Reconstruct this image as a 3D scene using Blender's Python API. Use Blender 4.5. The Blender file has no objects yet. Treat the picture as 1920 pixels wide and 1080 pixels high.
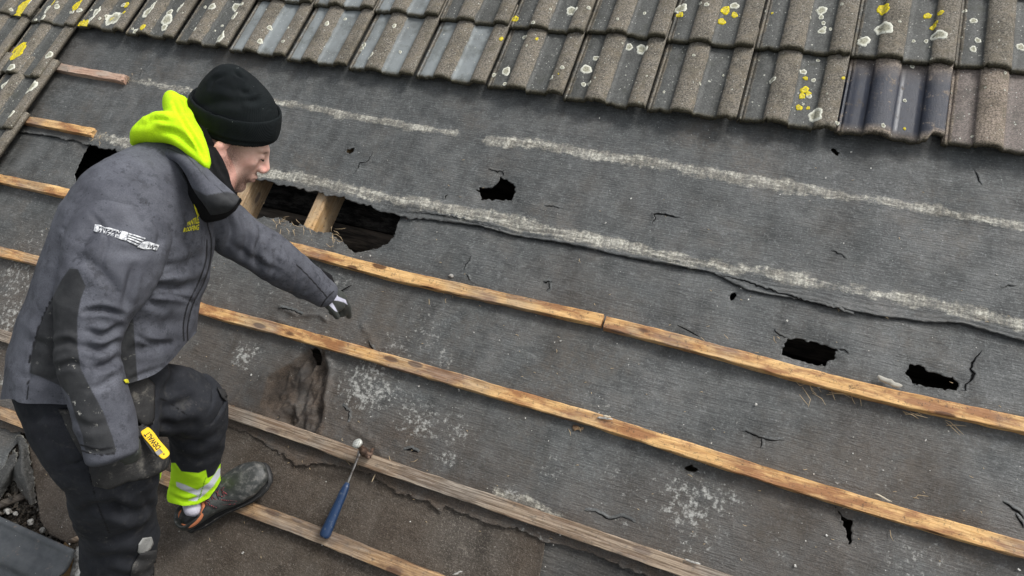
import bpy, math, random
import numpy as np
from mathutils import Matrix, Vector
from mathutils.bvhtree import BVHTree

# ------------------------------------------------------------------ camera, sky, sun, exposure
# The roof slope is laid out in its own frame: U along the battens, V up the slope, N out of the slope.
PITCH = math.radians(30)
CAM_F = 1238.9
_w = np.array([2.750361881272334, 0.3856227051903607, -0.3777341461012966])
CAM_C = np.array([2.7909257482679894, -1.4437820850176286, 1.9709324451491517])
def _rot(w):
    th = np.linalg.norm(w); k = w/th
    K = np.array([[0,-k[2],k[1]],[k[2],0,-k[0]],[-k[1],k[0],0]])
    return np.eye(3)+np.sin(th)*K+(1-np.cos(th))*K@K
CAM_R = _rot(_w)
ROOF = Matrix.Translation((0,0,6)) @ Matrix.Rotation(PITCH, 4, 'X')

scene = bpy.context.scene
col = scene.collection
cam_data = bpy.data.cameras.new('camera')
cam = bpy.data.objects.new('camera', cam_data); col.objects.link(cam)
cam_data.sensor_width = 36; cam_data.lens = CAM_F/1920*36
cam_data.clip_start = .02; cam_data.clip_end = 200
cm = Matrix.Identity(4)
for i in range(3):
    cm[i][0] = CAM_R[0][i]; cm[i][1] = -CAM_R[1][i]; cm[i][2] = -CAM_R[2][i]; cm[i][3] = CAM_C[i]
cam.matrix_world = ROOF @ cm
scene.camera = cam

SUN_EL, SUN_AZ = math.radians(55), math.radians(62)
world = bpy.data.worlds.new('World'); scene.world = world; world.use_nodes = True
wn = world.node_tree.nodes; wl = world.node_tree.links
for n in list(wn): wn.remove(n)
sky = wn.new('ShaderNodeTexSky'); sky.sky_type = 'NISHITA'; sky.sun_disc = False
sky.sun_elevation = SUN_EL; sky.sun_rotation = SUN_AZ; sky.dust_density = 4; sky.air_density = 1.2
hs = wn.new('ShaderNodeHueSaturation'); hs.inputs['Saturation'].default_value = .25
bg = wn.new('ShaderNodeBackground'); bg.inputs['Strength'].default_value = .13
wo = wn.new('ShaderNodeOutputWorld')
wl.new(sky.outputs[0], hs.inputs['Color']); wl.new(hs.outputs[0], bg.inputs['Color']); wl.new(bg.outputs[0], wo.inputs['Surface'])
sun_d = bpy.data.lights.new('sun', 'SUN'); sun_d.energy = 1.5; sun_d.angle = math.radians(14); sun_d.color = (1, .985, .96)
sun = bpy.data.objects.new('sun', sun_d); col.objects.link(sun)
sdir = Vector((math.sin(SUN_AZ)*math.cos(SUN_EL), math.cos(SUN_AZ)*math.cos(SUN_EL), math.sin(SUN_EL)))
sun.rotation_euler = sdir.to_track_quat('Z', 'Y').to_euler(); sun.location = (0, 0, 12)
vs = scene.view_settings
vs.view_transform = 'Standard'; vs.look = 'None'; vs.gamma = 1; vs.use_curve_mapping = False
vs.exposure = 0.62

# ------------------------------------------------------------------ helpers
rng = np.random.default_rng(7)
rnd = random.Random(5)

def at(x, y, d):
    """point of the roof frame seen d metres in front of the lens at photo pixel x, y"""
    return CAM_C + d*(np.array([(x-960)/CAM_F, (y-540)/CAM_F, 1.0])@CAM_R)
def on(x, y, N=0.0):
    """point on the plane N above the slope"""
    d = np.array([(x-960)/CAM_F, (y-540)/CAM_F, 1.0])@CAM_R
    return CAM_C + d*((N-CAM_C[2])/d[2])
def px(P):
    q = (np.asarray(P)-CAM_C)@CAM_R.T
    return np.stack([960+CAM_F*q[...,0]/q[...,2], 540+CAM_F*q[...,1]/q[...,2]], -1)
def uvs(pts, N=0.0):
    return np.array([on(x, y, N)[:2] for x, y in pts])

_T3 = np.random.default_rng(3).random((32,32,32)).astype(np.float32)
def vnoise(P, s, seed=0):
    """smooth value noise -1..1 at points P (n,3) with cell size s"""
    p = np.asarray(P, dtype=np.float64)/s + 17.3*seed + 100
    i = np.floor(p).astype(np.int64); f = p-i; f = f*f*(3-2*f)
    r = 0
    for a in (0,1):
        for b in (0,1):
            for c in (0,1):
                w = (f[...,0] if a else 1-f[...,0])*(f[...,1] if b else 1-f[...,1])*(f[...,2] if c else 1-f[...,2])
                r = r + w*_T3[(i[...,0]+a)%32, (i[...,1]+b)%32, (i[...,2]+c)%32]
    return r*2-1
def fbm(P, s, seed=0, o=3):
    r = 0; a = 1; t = 0
    for k in range(o):
        r = r+a*vnoise(P, s/2**k, seed+k); t += a; a *= .5
    return r/t

def seg_dist(P, pl):
    """distance of 2-D points to a polyline, and the arc length at the nearest point"""
    P = np.asarray(P); pl = np.asarray(pl, float)
    best = np.full(len(P), 1e9); arc = np.zeros(len(P)); near = np.zeros((len(P), 2)); acc = 0
    for a, b in zip(pl[:-1], pl[1:]):
        ab = b-a; L = max(np.hypot(*ab), 1e-9)
        t = np.clip(((P-a)@ab)/L**2, 0, 1)
        q = a+t[:,None]*ab; d = np.hypot(*(P-q).T)
        m = d < best
        best[m] = d[m]; arc[m] = acc+t[m]*L; near[m] = q[m]; acc += L
    return best, arc, near
def inside(P, poly):
    P = np.asarray(P); poly = np.asarray(poly, float); r = np.zeros(len(P), bool)
    for (x1, y1), (x2, y2) in zip(poly, np.roll(poly, -1, 0)):
        c = ((y1 > P[:,1]) != (y2 > P[:,1]))
        with np.errstate(divide='ignore', invalid='ignore'):
            r ^= c & (P[:,0] < (x2-x1)*(P[:,1]-y1)/(y2-y1+1e-15)+x1)
    return r
def sdist(P, poly):
    """signed distance, positive inside"""
    d, _, _ = seg_dist(P, np.vstack([poly, poly[:1]]))
    return np.where(inside(P, poly), d, -d)
def rough(poly, step, amp, seed=0, closed=True):
    """subdivide a line and jag it"""
    r = np.random.default_rng(seed); poly = np.asarray(poly, float)
    pts = np.vstack([poly, poly[:1]]) if closed else poly
    out = []
    for a, b in zip(pts[:-1], pts[1:]):
        n = max(1, int(np.hypot(*(b-a))/step))
        nrm = np.array([-(b-a)[1], (b-a)[0]])/max(np.hypot(*(b-a)), 1e-9)
        for k in range(n):
            out.append(a+(b-a)*k/n+(nrm*r.normal(0, amp) if k else 0))
    if not closed: out.append(pts[-1])
    return np.array(out)
def smooth_line(pts, n=8):
    """Catmull-Rom through points of any dimension"""
    p = np.asarray(pts, float); p = np.vstack([2*p[0]-p[1], p, 2*p[-1]-p[-2]]); out = []
    for i in range(1, len(p)-2):
        for k in range(n):
            t = k/n
            out.append(.5*((2*p[i])+(-p[i-1]+p[i+1])*t+(2*p[i-1]-5*p[i]+4*p[i+1]-p[i+2])*t*t+(-p[i-1]+3*p[i]-3*p[i+1]+p[i+2])*t**3))
    out.append(p[-2]); return np.array(out)

def mesh(name, V, F, mats=(), smooth=True, attrs=None, midx=None):
    V = np.asarray(V, dtype=np.float32); me = bpy.data.meshes.new(name)
    if isinstance(F, np.ndarray) and F.ndim == 2:
        n, k = F.shape; lv = F.ravel(); ls = np.arange(n)*k
    else:
        lv = np.concatenate([np.asarray(f) for f in F]); cnt = np.array([len(f) for f in F]); ls = np.concatenate([[0], np.cumsum(cnt)[:-1]]); n = len(F)
    me.vertices.add(len(V)); me.vertices.foreach_set('co', V.ravel())
    me.loops.add(len(lv)); me.loops.foreach_set('vertex_index', lv.astype(np.int32))
    me.polygons.add(n); me.polygons.foreach_set('loop_start', ls.astype(np.int32))
    if midx is not None: me.polygons.foreach_set('material_index', np.asarray(midx, np.int32))
    me.polygons.foreach_set('use_smooth', np.full(n, smooth))
    me.update(calc_edges=True); me.validate()
    for k, a in (attrs or {}).items():
        at_ = me.attributes.new(k, 'FLOAT', 'POINT'); at_.data.foreach_set('value', np.asarray(a, np.float32))
    for m in (mats if isinstance(mats, (list, tuple)) else [mats]): me.materials.append(m)
    return me
ORIG = {}
def put(o, parent, origin, label, cat, group, kind):
    col.objects.link(o)
    if parent is None:
        ORIG[o] = np.array(origin, float)
        o.matrix_world = ROOF @ Matrix.Translation(origin)
    else:
        o.parent = parent; ORIG[o] = ORIG[parent]
    if label: o['label'] = label
    if cat: o['category'] = cat
    if group: o['group'] = group
    if kind: o['kind'] = kind
    return o
def obj(name, V, F, mats, parent=None, label=None, cat=None, group=None, kind=None, smooth=True, attrs=None, midx=None, origin=None):
    V = np.asarray(V, float)
    if parent is None:
        if origin is None: origin = (V.min(0)+V.max(0))/2; origin[2] = V[:,2].min()
        o0 = np.array(origin, float)
    else: o0 = ORIG[parent]
    o = bpy.data.objects.new(name, mesh(name, V-o0, F, mats, smooth, attrs, midx))
    return put(o, parent, o0, label, cat, group, kind)
def empty(name, origin, label=None, cat=None, group=None, kind=None, parent=None):
    o = bpy.data.objects.new(name, None); o.empty_display_size = .05
    return put(o, parent, origin, label, cat, group, kind)

class MB:
    """collects shapes for one mesh"""
    def __init__(s): s.V = []; s.F = []; s.n = 0; s.M = []
    def add(s, V, F, m=0):
        V = np.asarray(V, float); s.V.append(V); s.F += [tuple(int(i)+s.n for i in f) for f in F]; s.n += len(V); s.M += [m]*len(F)
    def box(s, c, h, A=None, m=0, jit=0):
        A = np.eye(3) if A is None else np.asarray(A)
        v = np.array([[x,y,z] for z in (-1,1) for y in (-1,1) for x in (-1,1)], float)*h
        if jit: v = v+rng.normal(0, jit, v.shape)
        s.add(v@A+c, [(0,2,3,1),(4,5,7,6),(0,1,5,4),(2,6,7,3),(0,4,6,2),(1,3,7,5)], m)
    def tube(s, pts, r, n=8, m=0, cap=True, flat=1.0, ref=(0,0,1)):
        pts = np.asarray(pts, float); r = np.broadcast_to(r, (len(pts),)); T = np.gradient(pts, axis=0)
        T /= np.linalg.norm(T, axis=1)[:,None]+1e-12
        V = []
        for p, t, q in zip(pts, T, r):
            a = np.cross(ref, t); a /= np.linalg.norm(a)+1e-9; b = np.cross(t, a)
            for k in range(n):
                w = 2*math.pi*k/n; V.append(p+q*(a*math.cos(w)+b*math.sin(w)*flat))
        F = [(i*n+k, i*n+(k+1)%n, (i+1)*n+(k+1)%n, (i+1)*n+k) for i in range(len(pts)-1) for k in range(n)]
        if cap: F += [tuple(range(n))[::-1], tuple((len(pts)-1)*n+k for k in range(n))]
        s.add(V, F, m)
    def obj(s, name, mats, **k):
        return obj(name, np.vstack(s.V), s.F, mats, midx=s.M, **k)

# ------------------------------------------------------------------ materials
def mat(name, rough_=.7, base=None, spec=.5, metal=0):
    m = bpy.data.materials.new(name); m.use_nodes = True; nt = m.node_tree
    b = nt.nodes['Principled BSDF']; b.inputs['Roughness'].default_value = rough_
    b.inputs['Specular IOR Level'].default_value = spec; b.inputs['Metallic'].default_value = metal
    if base: b.inputs['Base Color'].default_value = (*base, 1)
    return m, N(nt, b)
class N:
    def __init__(s, nt, b): s.nt = nt; s.b = b
    def node(s, t, **k):
        n = s.nt.nodes.new(t)
        for a, v in k.items(): setattr(n, a, v)
        return n
    def link(s, a, b): s.nt.links.new(a, b)
    def val(s, inp, v):
        if hasattr(v, 'is_output') or isinstance(v, bpy.types.NodeSocket): s.link(v, inp)
        else: inp.default_value = v
    def coord(s, scale=(1,1,1), src='Object', rot=(0,0,0)):
        t = s.node('ShaderNodeTexCoord'); m = s.node('ShaderNodeMapping'); m.inputs['Scale'].default_value = scale; m.inputs['Rotation'].default_value = rot
        s.link(t.outputs[src], m.inputs['Vector']); return m.outputs[0]
    def noise(s, vec, scale, det=4, rough_=.6, dist=0, out=0):
        n = s.node('ShaderNodeTexNoise'); s.link(vec, n.inputs['Vector']); n.inputs['Scale'].default_value = scale
        n.inputs['Detail'].default_value = det; n.inputs['Roughness'].default_value = rough_; n.inputs['Distortion'].default_value = dist
        return n.outputs[out]
    def voro(s, vec, scale, feature='F1', out='Distance', rand=1):
        n = s.node('ShaderNodeTexVoronoi', feature=feature); s.link(vec, n.inputs['Vector']); n.inputs['Scale'].default_value = scale
        n.inputs['Randomness'].default_value = rand; return n.outputs[out]
    def ramp(s, fac, a, b, lo=0, hi=1, smooth=True):
        n = s.node('ShaderNodeMapRange'); s.link(fac, n.inputs['Value'])
        n.interpolation_type = 'SMOOTHSTEP' if smooth else 'LINEAR'
        n.inputs['From Min'].default_value = a; n.inputs['From Max'].default_value = b; n.inputs['To Min'].default_value = lo; n.inputs['To Max'].default_value = hi
        return n.outputs[0]
    def math(s, op, a, b=0.0, c=None):
        n = s.node('ShaderNodeMath', operation=op); s.val(n.inputs[0], a); s.val(n.inputs[1], b)
        if c is not None: s.val(n.inputs[2], c)
        return n.outputs[0]
    def mul(s, a, b): return s.math('MULTIPLY', a, b)
    def mx(s, fac, a, b, mode='MIX'):
        n = s.node('ShaderNodeMix', data_type='RGBA', blend_type=mode)
        s.val(n.inputs['Factor'], fac)
        for k, v in ((6, a), (7, b)):
            if isinstance(v, tuple): n.inputs[k].default_value = (*v, 1) if len(v) == 3 else v
            else: s.link(v, n.inputs[k])
        return n.outputs[2]
    def attr(s, name):
        n = s.node('ShaderNodeAttribute', attribute_name=name); return n.outputs['Fac']
    def objrand(s):
        return s.node('ShaderNodeObjectInfo').outputs['Random']
    def color(s, c): s.link(c, s.b.inputs['Base Color'])
    def rough(s, c): s.link(c, s.b.inputs['Roughness'])
    def bump(s, h, strength=.5, dist=.002, prev=None):
        n = s.node('ShaderNodeBump'); n.inputs['Strength'].default_value = strength; n.inputs['Distance'].default_value = dist
        s.link(h, n.inputs['Height'])
        if prev is not None: s.link(prev, n.inputs['Normal'])
        s.link(n.outputs[0], s.b.inputs['Normal']); return n.outputs[0]

def felt_mat(name, c1, c2, spec=.5, r0=.36, r1=.85, gritty=0.0, rib=1.0):
    m, n = mat(name, spec=spec)
    v = n.coord()
    big = n.noise(v, 3.2, 5, .62); mid = n.noise(v, 14, 5, .65); fine = n.noise(v, 260, 3, .7)
    streak = n.noise(n.coord((18, 190, 100)), 1, 4, .65, .3)
    c = n.mx(n.ramp(big, .33, .68), c1, c2)
    c = n.mx(n.mul(n.ramp(n.noise(v, 6.3, 6, .7), .47, .68), .38), c, (c2[0]*.95, c2[0]*.86, c2[0]*.76))
    c = n.mx(n.mul(n.ramp(mid, .40, .7), .62), c, tuple(x*.45 for x in c1))
    c = n.mx(n.mul(n.ramp(n.noise(v, 38, 6, .78), .54, .68), .5), c, tuple(x*1.9 for x in c2))
    c = n.mx(n.ramp(streak, .3, .75), c, n.mx(1, c, (1.45,1.42,1.38), 'MULTIPLY'))
    c = n.mx(n.mul(n.ramp(n.noise(v, 150, 4, .8), .50, .70), .6+gritty*.35), c, tuple(min(1, x*2.4+.015) for x in c2))
    c = n.mx(n.mul(n.ramp(n.noise(v, 170, 4, .8), .52, .72), .6), c, tuple(x*.3 for x in c1))
    c = n.mx(n.mul(n.ramp(n.noise(n.coord((9, 1.6, 1)), 1, 5, .7), .48, .66), .55), c, n.mx(1, c, (.52,.50,.48), 'MULTIPLY'))
    # brown silt
    c = n.mx(n.mul(n.attr('silt'), n.ramp(n.noise(v, 9, 5, .7), .25, .6, .35, 1)), c, n.mx(n.ramp(fine, .35, .7), (.042,.029,.020), (.115,.086,.062)))
    c = n.mx(n.mul(n.ramp(n.noise(v, 2.1, 6, .7), .50, .68), n.ramp(n.noise(v, 55, 4, .75), .35, .65, .15, .6)), c, (.095,.078,.060))
    # pale laitance left under the removed battens
    mk = n.math('ADD', n.attr('pale'), n.math('SUBTRACT', n.math('ADD', n.mul(n.noise(n.coord((36, 44, 60)), 1, 7, .85), 2.4), n.mul(n.noise(n.coord((9,14,9)), 1, 3, .6), 2.2)), 2.35))
    tick = n.ramp(n.noise(n.coord((95, 14, 14)), 1, 2, .5), .4, .62, .55, 1)
    c = n.mx(n.mul(n.mul(n.ramp(mk, .25, .70), n.attr('palemask')), tick), c, n.mx(n.ramp(n.noise(n.coord((10,30,10)), 1, 5, .75), .42, .62), n.mx(n.ramp(n.noise(v, 130, 4, .75), .35, .7), (.10,.095,.08), (.33,.31,.26)), n.mx(n.ramp(n.noise(v, 130, 4, .75), .35, .65), (.24,.23,.19), (.66,.64,.55))))
    # white efflorescence clusters
    sp = n.math('ADD', n.attr('speck'), n.math('SUBTRACT', n.mul(n.noise(v, 62, 6, .72), 2.2), 1.5))
    c = n.mx(n.mul(n.ramp(sp, .03, .40), .82), c, n.mx(n.noise(v, 90, 3), (.30,.30,.28), (.54,.54,.50)))
    # single white grains
    g = n.voro(v, 48); gs = n.ramp(n.noise(v, 20, 2), .56, .68)
    c = n.mx(n.mul(n.ramp(g, .05, .09, .8, 0), gs), c, (.45,.45,.42))
    c = n.mx(n.attr('wet_silt'), c, (.012,.012,.012))
    n.color(c)
    n.rough(n.math('MINIMUM', 1.0, n.math('ADD', n.ramp(n.noise(v, 5, 5, .7), .3, .7, r0, r1), n.mul(n.attr('silt'), .2))))
    h = n.math('ADD', n.mul(streak, rib), n.math('ADD', n.mul(fine, .5+gritty), n.mul(mid, .8)))
    n.bump(h, .85, .0042)
    return m
M = {}
M['felt'] = felt_mat('slate grey bitumen felt', (.053,.057,.057), (.086,.090,.089))
M['felt_low'] = felt_mat('brown gritty felt', (.066,.057,.048), (.105,.093,.079), r0=.7, r1=.95, gritty=1.2, rib=.6, spec=.25)
M['felt_rib'] = felt_mat('ribbed dark felt', (.042,.043,.041), (.066,.065,.061), rib=2.0, gritty=.5)
m, n = mat('black tear', .95, (.004,.004,.004), .1); M['crack_shade_twig'] = m  # painted shade inside the cracks; also the own black of the twigs

def wood_mat(name, light, dark, stain, grey=0.0, wet=.5):
    m, n = mat(name, spec=.35)
    v = n.coord((1,1,1))
    info = n.node('ShaderNodeObjectInfo')
    add = n.node('ShaderNodeVectorMath', operation='ADD'); sc = n.node('ShaderNodeVectorMath', operation='SCALE')
    n.link(info.outputs['Random'], sc.inputs['Scale']); sc.inputs[0].default_value = (7.3, 3.1, 5.7)
    n.link(v, add.inputs[0]); n.link(sc.outputs[0], add.inputs[1]); v = add.outputs[0]
    mp = n.node('ShaderNodeMapping'); mp.inputs['Scale'].default_value = (5, 150, 90); n.link(v, mp.inputs['Vector'])
    grain = n.noise(mp.outputs[0], 1, 5, .7, 1.2)
    mp2 = n.node('ShaderNodeMapping'); mp2.inputs['Scale'].default_value = (7, 26, 26); n.link(v, mp2.inputs['Vector'])
    blotch = n.noise(mp2.outputs[0], 1, 5, .65)
    c = n.mx(n.ramp(grain, .3, .7), light, dark)
    c = n.mx(n.mul(n.ramp(blotch, .42, .62), .9), c, stain)
    c = n.mx(n.mul(n.ramp(n.noise(v, 75, 6, .8), .53, .66), .75), c, (.035,.028,.022))
    kn = n.node('ShaderNodeMapping'); kn.inputs['Scale'].default_value = (6, 17, 17); n.link(v, kn.inputs['Vector'])
    kd = n.voro(kn.outputs[0], 1)
    c = n.mx(n.ramp(kd, .13, .20, .9, 0), c, (.085,.035,.015))
    c = n.mx(n.mul(n.ramp(n.noise(v, 3.1, 3, .6), .45, .6), .5+grey*.4), c, n.mx(n.ramp(grain, .35, .62), (.30,.27,.23), (.10,.085,.07)))
    if grey: c = n.mx(grey, c, n.mx(n.ramp(grain, .38, .6), (.34,.30,.25), (.085,.068,.053)))
    n.color(c); n.rough(n.ramp(blotch, .3, .7, .85, wet))
    n.bump(n.math('ADD', n.mul(grain, 1.0+grey), n.mul(n.noise(v, 180, 3, .7), .4)), .8, .0022)
    return m
M['wood_orange'] = wood_mat('fresh orange batten', (.80,.53,.24), (.50,.27,.095), (.27,.115,.045))
M['wood_brown'] = wood_mat('brown soaked batten', (.52,.33,.16), (.27,.15,.065), (.15,.08,.04), .15)
M['wood_grey'] = wood_mat('weathered grey batten', (.44,.31,.19), (.17,.11,.065), (.24,.14,.075), .5)
M['wood_pink'] = wood_mat('pinkish treated batten', (.50,.34,.25), (.34,.20,.14), (.44,.36,.29), .1)
M['wood_pale'] = wood_mat('pale yellow rafter', (.56,.39,.20), (.47,.29,.12), (.36,.20,.075), 0)
M['wood_dark'] = wood_mat('dark loft timber', (.05,.035,.024), (.03,.02,.014), (.02,.015,.01), 0)
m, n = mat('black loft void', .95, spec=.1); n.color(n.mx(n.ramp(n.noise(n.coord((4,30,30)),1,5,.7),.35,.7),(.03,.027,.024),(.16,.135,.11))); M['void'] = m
m, n = mat('rusty nail head', .6, (.16,.12,.09), .5, .6); M['nail'] = m
m, n = mat('bright nail', .35, (.5,.5,.48), .5, .9); M['steel'] = m
m, n = mat('dry splinter', .8); n.color(n.mx(n.objrand(), (.45,.34,.20), (.55,.48,.36))); M['straw'] = m
m, n = mat('grey wood chip', .85); n.color(n.mx(n.noise(n.coord((20,160,90)),1,4), (.2,.19,.16), (.5,.48,.42))); M['chip'] = m

def tile_mat(name, pan, roll, bit=0.0):
    m, n = mat(name, spec=.4)
    v = n.coord()
    info = n.node('ShaderNodeObjectInfo')
    add = n.node('ShaderNodeVectorMath', operation='ADD'); sc = n.node('ShaderNodeVectorMath', operation='SCALE')
    n.link(info.outputs['Random'], sc.inputs['Scale']); sc.inputs[0].default_value = (17.3, 13.1, 5.7)
    n.link(v, add.inputs[0]); n.link(sc.outputs[0], add.inputs[1]); v = add.outputs[0]
    r = n.attr('roll'); damp_sheen = n.attr('damp_sheen')
    grit = n.noise(v, 190, 5, .82); mid = n.noise(v, 26, 5, .7); big = n.noise(v, 7, 3, .6)
    cr = n.mx(n.ramp(grit, .40, .62), tuple(x*.42 for x in roll), tuple(min(1, x*1.75) for x in roll))
    cr = n.mx(n.mul(n.ramp(mid, .42, .7), .55), cr, (.20,.165,.115))
    cp = n.mx(n.ramp(grit, .38, .66), tuple(x*.55 for x in pan), tuple(min(1, x*1.5) for x in pan))
    cp = n.mx(n.mul(n.ramp(mid, .4, .7), .5), cp, tuple(x*.55 for x in pan))
    # some pans: wet sheen of the water film painted as paler blue-grey
    cp = n.mx(n.mul(damp_sheen, n.ramp(big, .25, .6, .45, .9)), cp, n.mx(mid, (.16,.175,.18), (.30,.33,.33)))
    rr = n.ramp(n.math('ADD', r, n.mul(n.math('SUBTRACT', mid, .5), .9)), .32, .66)
    c = n.mx(rr, cp, cr)
    c = n.mx(n.mul(n.ramp(n.noise(v, 13, 4, .7), .55, .72), .5), c, (.055,.058,.042))
    w = n.voro(v, 70); c = n.mx(n.mul(n.ramp(w, .08, .15, 1, 0), n.ramp(n.noise(v, 16, 2), .36, .50)), c, (.48,.48,.43))
    w = n.voro(v, 30); c = n.mx(n.mul(n.ramp(n.math('ADD', w, n.mul(n.noise(v, 110, 3), .12)), .13, .17, 1, 0), n.ramp(n.noise(v, 9, 2), .46, .56)), c, (.42,.42,.36))
    c = n.mx(n.mul(n.ramp(n.noise(v, 8, 6, .75), .48, .64), .6), c, n.mx(1, c, (.5,.5,.47), 'MULTIPLY'))
    # moss on the lower edge
    c = n.mx(n.mul(n.attr('edge'), n.ramp(n.noise(v, 90, 4, .7), .3, .55, .55, 1)), c, n.mx(n.ramp(grit, .35, .65), (.014,.013,.008), (.10,.088,.055)))
    if bit:
        bb = n.ramp(n.noise(v, 24, 7, .8), .415, .455, 0, 1)
        bb = n.mul(n.math('SUBTRACT', 1.0, n.mul(n.ramp(n.noise(v, 34, 6, .8), .57, .63), .9)), n.attr('bitumen'))
        c = n.mx(bb, c, n.mx(mid, (.009,.011,.018), (.026,.032,.050)))
        n.rough(n.math('SUBTRACT', .85, n.mul(bb, .48)))
    else:
        n.rough(n.math('SUBTRACT', .9, n.mul(n.math('SUBTRACT', 1.0, rr), n.math('ADD', .22, n.mul(damp_sheen, .08)))))
    n.color(c)
    n.bump(n.math('ADD', n.mul(grit, n.math('ADD', .35, r)), n.mul(mid, .4)), .7, .0022)
    return m
M['tile'] = tile_mat('weathered concrete tile', (.086,.088,.082), (.146,.131,.107))
M['tile_bit'] = tile_mat('tile daubed with bitumen', (.10,.085,.075), (.20,.165,.135), 1)
M['tile_new'] = tile_mat('pinkish concrete tile', (.155,.128,.112), (.205,.168,.135))
def lichen_mat(name, a, b, ring):
    m, n = mat(name, .95, spec=.1); v = n.coord()
    r = n.attr('rad')
    c = n.mx(n.ramp(n.noise(v, 170, 4, .7), .35, .65), a, b)
    c = n.mx(n.mul(n.ramp(n.math('ADD', r, n.mul(n.noise(v, 120, 3), .5)), .70, 1.05, 1, 0), ring), c, n.mx(n.ramp(n.noise(v, 200, 3), .4, .6), (.19,.185,.14), (.36,.35,.26)))
    n.color(c); n.bump(n.noise(v, 300, 4, .7), .8, .002); return m
M['lichen_white'] = lichen_mat('white crust lichen', (.50,.50,.42), (.72,.72,.62), .9)
M['lichen_yellow'] = lichen_mat('yellow lichen', (.42,.33,.01), (.82,.68,.04), .25)
# ------------------------------------------------------------------ roofing felt sheets
def sc_pts(s, ox, oy, pts): return [(x/s+ox, y/s+oy) for x, y in pts]
C6 = lambda *p: sc_pts(3.375, 440, 280, p)
C7 = lambda *p: sc_pts(2.077, 400, 560, p)
C8 = lambda *p: sc_pts(2.077, 1000, 560, p)

LAP1 = uvs([(28,246),(110,257),(172,273),(240,287),(400,318),(490,338),(540,350),(600,362),(650,374),(700,390),(745,405),(800,411),(900,425),(960,441),(1060,457),(1200,487),(1340,511),(1400,543),(1520,566),(1640,592),(1740,604),(1800,606),(1920,641)])
LAP1 = np.vstack([[-2.5, LAP1[0,1]], LAP1, [5.2, LAP1[-1,1]-.02]])
LAP2 = uvs([(-60,792),(0,802),(50,814),(120,806),(250,800),(425,797),(470,815),(559,872),(605,868),(670,880),(708,899),(747,926),(804,938),(828,962),(836,946),(910,980),(983,996),(1021,1016),(1098,1032),(1250,1095)])
LAP2 = np.vstack([[-2.5, LAP2[0,1]], LAP2, [5.2, LAP2[-1,1]-.12]])
LAP1R = rough(LAP1, .012, .0012, 1, False)
_m = (LAP1R[:,0] < 1.75)&(LAP1R[:,0] > -.1); LAP1R[_m, 1] += np.random.default_rng(8).normal(0, .0035, _m.sum())+.004*np.sin(LAP1R[_m, 0]*55); LAP2R = rough(LAP2, .01, .003, 2, False)

BLINES = [uvs(q, .02) for q in ([(0,334),(140,364),(300,401),(529,458),(884,546),(1131,602),(1481,695),(1920,796)], [(0,471),(400,585),(785,691),(1100,782),(1433,888),(1920,1030)], [(0,628),(425,771),(833,912),(1337,1084),(1500,1142)], [(0,775),(310,898),(593,1002),(824,1094),(1000,1162)])]
def base_h(P):
    P3 = np.column_stack([P, np.zeros(len(P))])
    h = .009*fbm(P3, .42, 1, 2)+.0034*fbm(P3, .12, 5, 3)+.0009*fbm(P3, .035, 8, 2)-.001
    near = np.zeros(len(P))
    for L in BLINES:
        d = np.abs(P[:,1]-np.interp(P[:,0], L[:,0], L[:,1])); near = np.maximum(near, np.exp(-(d/.035)**4))
    return h-np.maximum(h, -.0005)*near

H_BIG = uvs([(140,345),(134,325),(150,290),(165,262),(300,285),(480,325),(600,350),(745,388),(748,408),(742,420),(738,442),(722,457),(700,466),(680,470),(665,473),(650,462),(642,452),(630,446),(618,434),(600,433),(588,431),(575,424),(562,418),(548,421),(536,412),(520,405),(505,407),(492,403),(480,408),(440,402),(300,392),(200,352)])
H_TWO = uvs(C6((1515,245),(1550,262),(1545,232),(1625,240),(1668,195),(1680,165),(1700,185),(1725,185),(1745,210),(1765,210),(1780,265),(1765,290),(1758,320),(1555,315),(1550,270)))
H_THREE = uvs(C8((970,205),(990,150),(1040,150),(1130,175),(1180,190),(1200,197),(1180,202),(1175,235),(1150,240),(1140,262),(1080,250),(1030,235),(968,215)))
H_FOUR = uvs(C8((1450,285),(1470,250),(1530,258),(1540,280),(1600,295),(1640,300),(1665,325),(1660,354),(1580,347),(1520,335),(1480,328),(1468,300)))
H_FIVE = uvs(C8((586,658),(620,642),(634,655),(650,672),(612,671)))
H_SIX = uvs(C8((1174,805),(1200,835),(1225,860),(1250,856),(1242,890),(1245,945),(1231,960),(1222,910),(1205,880),(1195,840)))
H_SEVEN = uvs([(1368,556),(1371,548),(1379,546),(1383,551),(1377,559),(1371,562)])
H_EIGHT = uvs(C7((366,185),(400,190),(412,215),(402,250),(378,252),(372,215)))
H_NINE = uvs([(1557,280),(1563,276),(1570,283),(1577,285),(1572,291),(1564,287)])
H_TEN = uvs([(648,284),(650,276),(656,280),(663,274),(662,284),(655,289)])
TORN = uvs([(490,758),(503,708),(550,680),(576,655),(607,652),(613,700),(604,745),(604,800),(592,826),(555,812),(515,790)])

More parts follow.
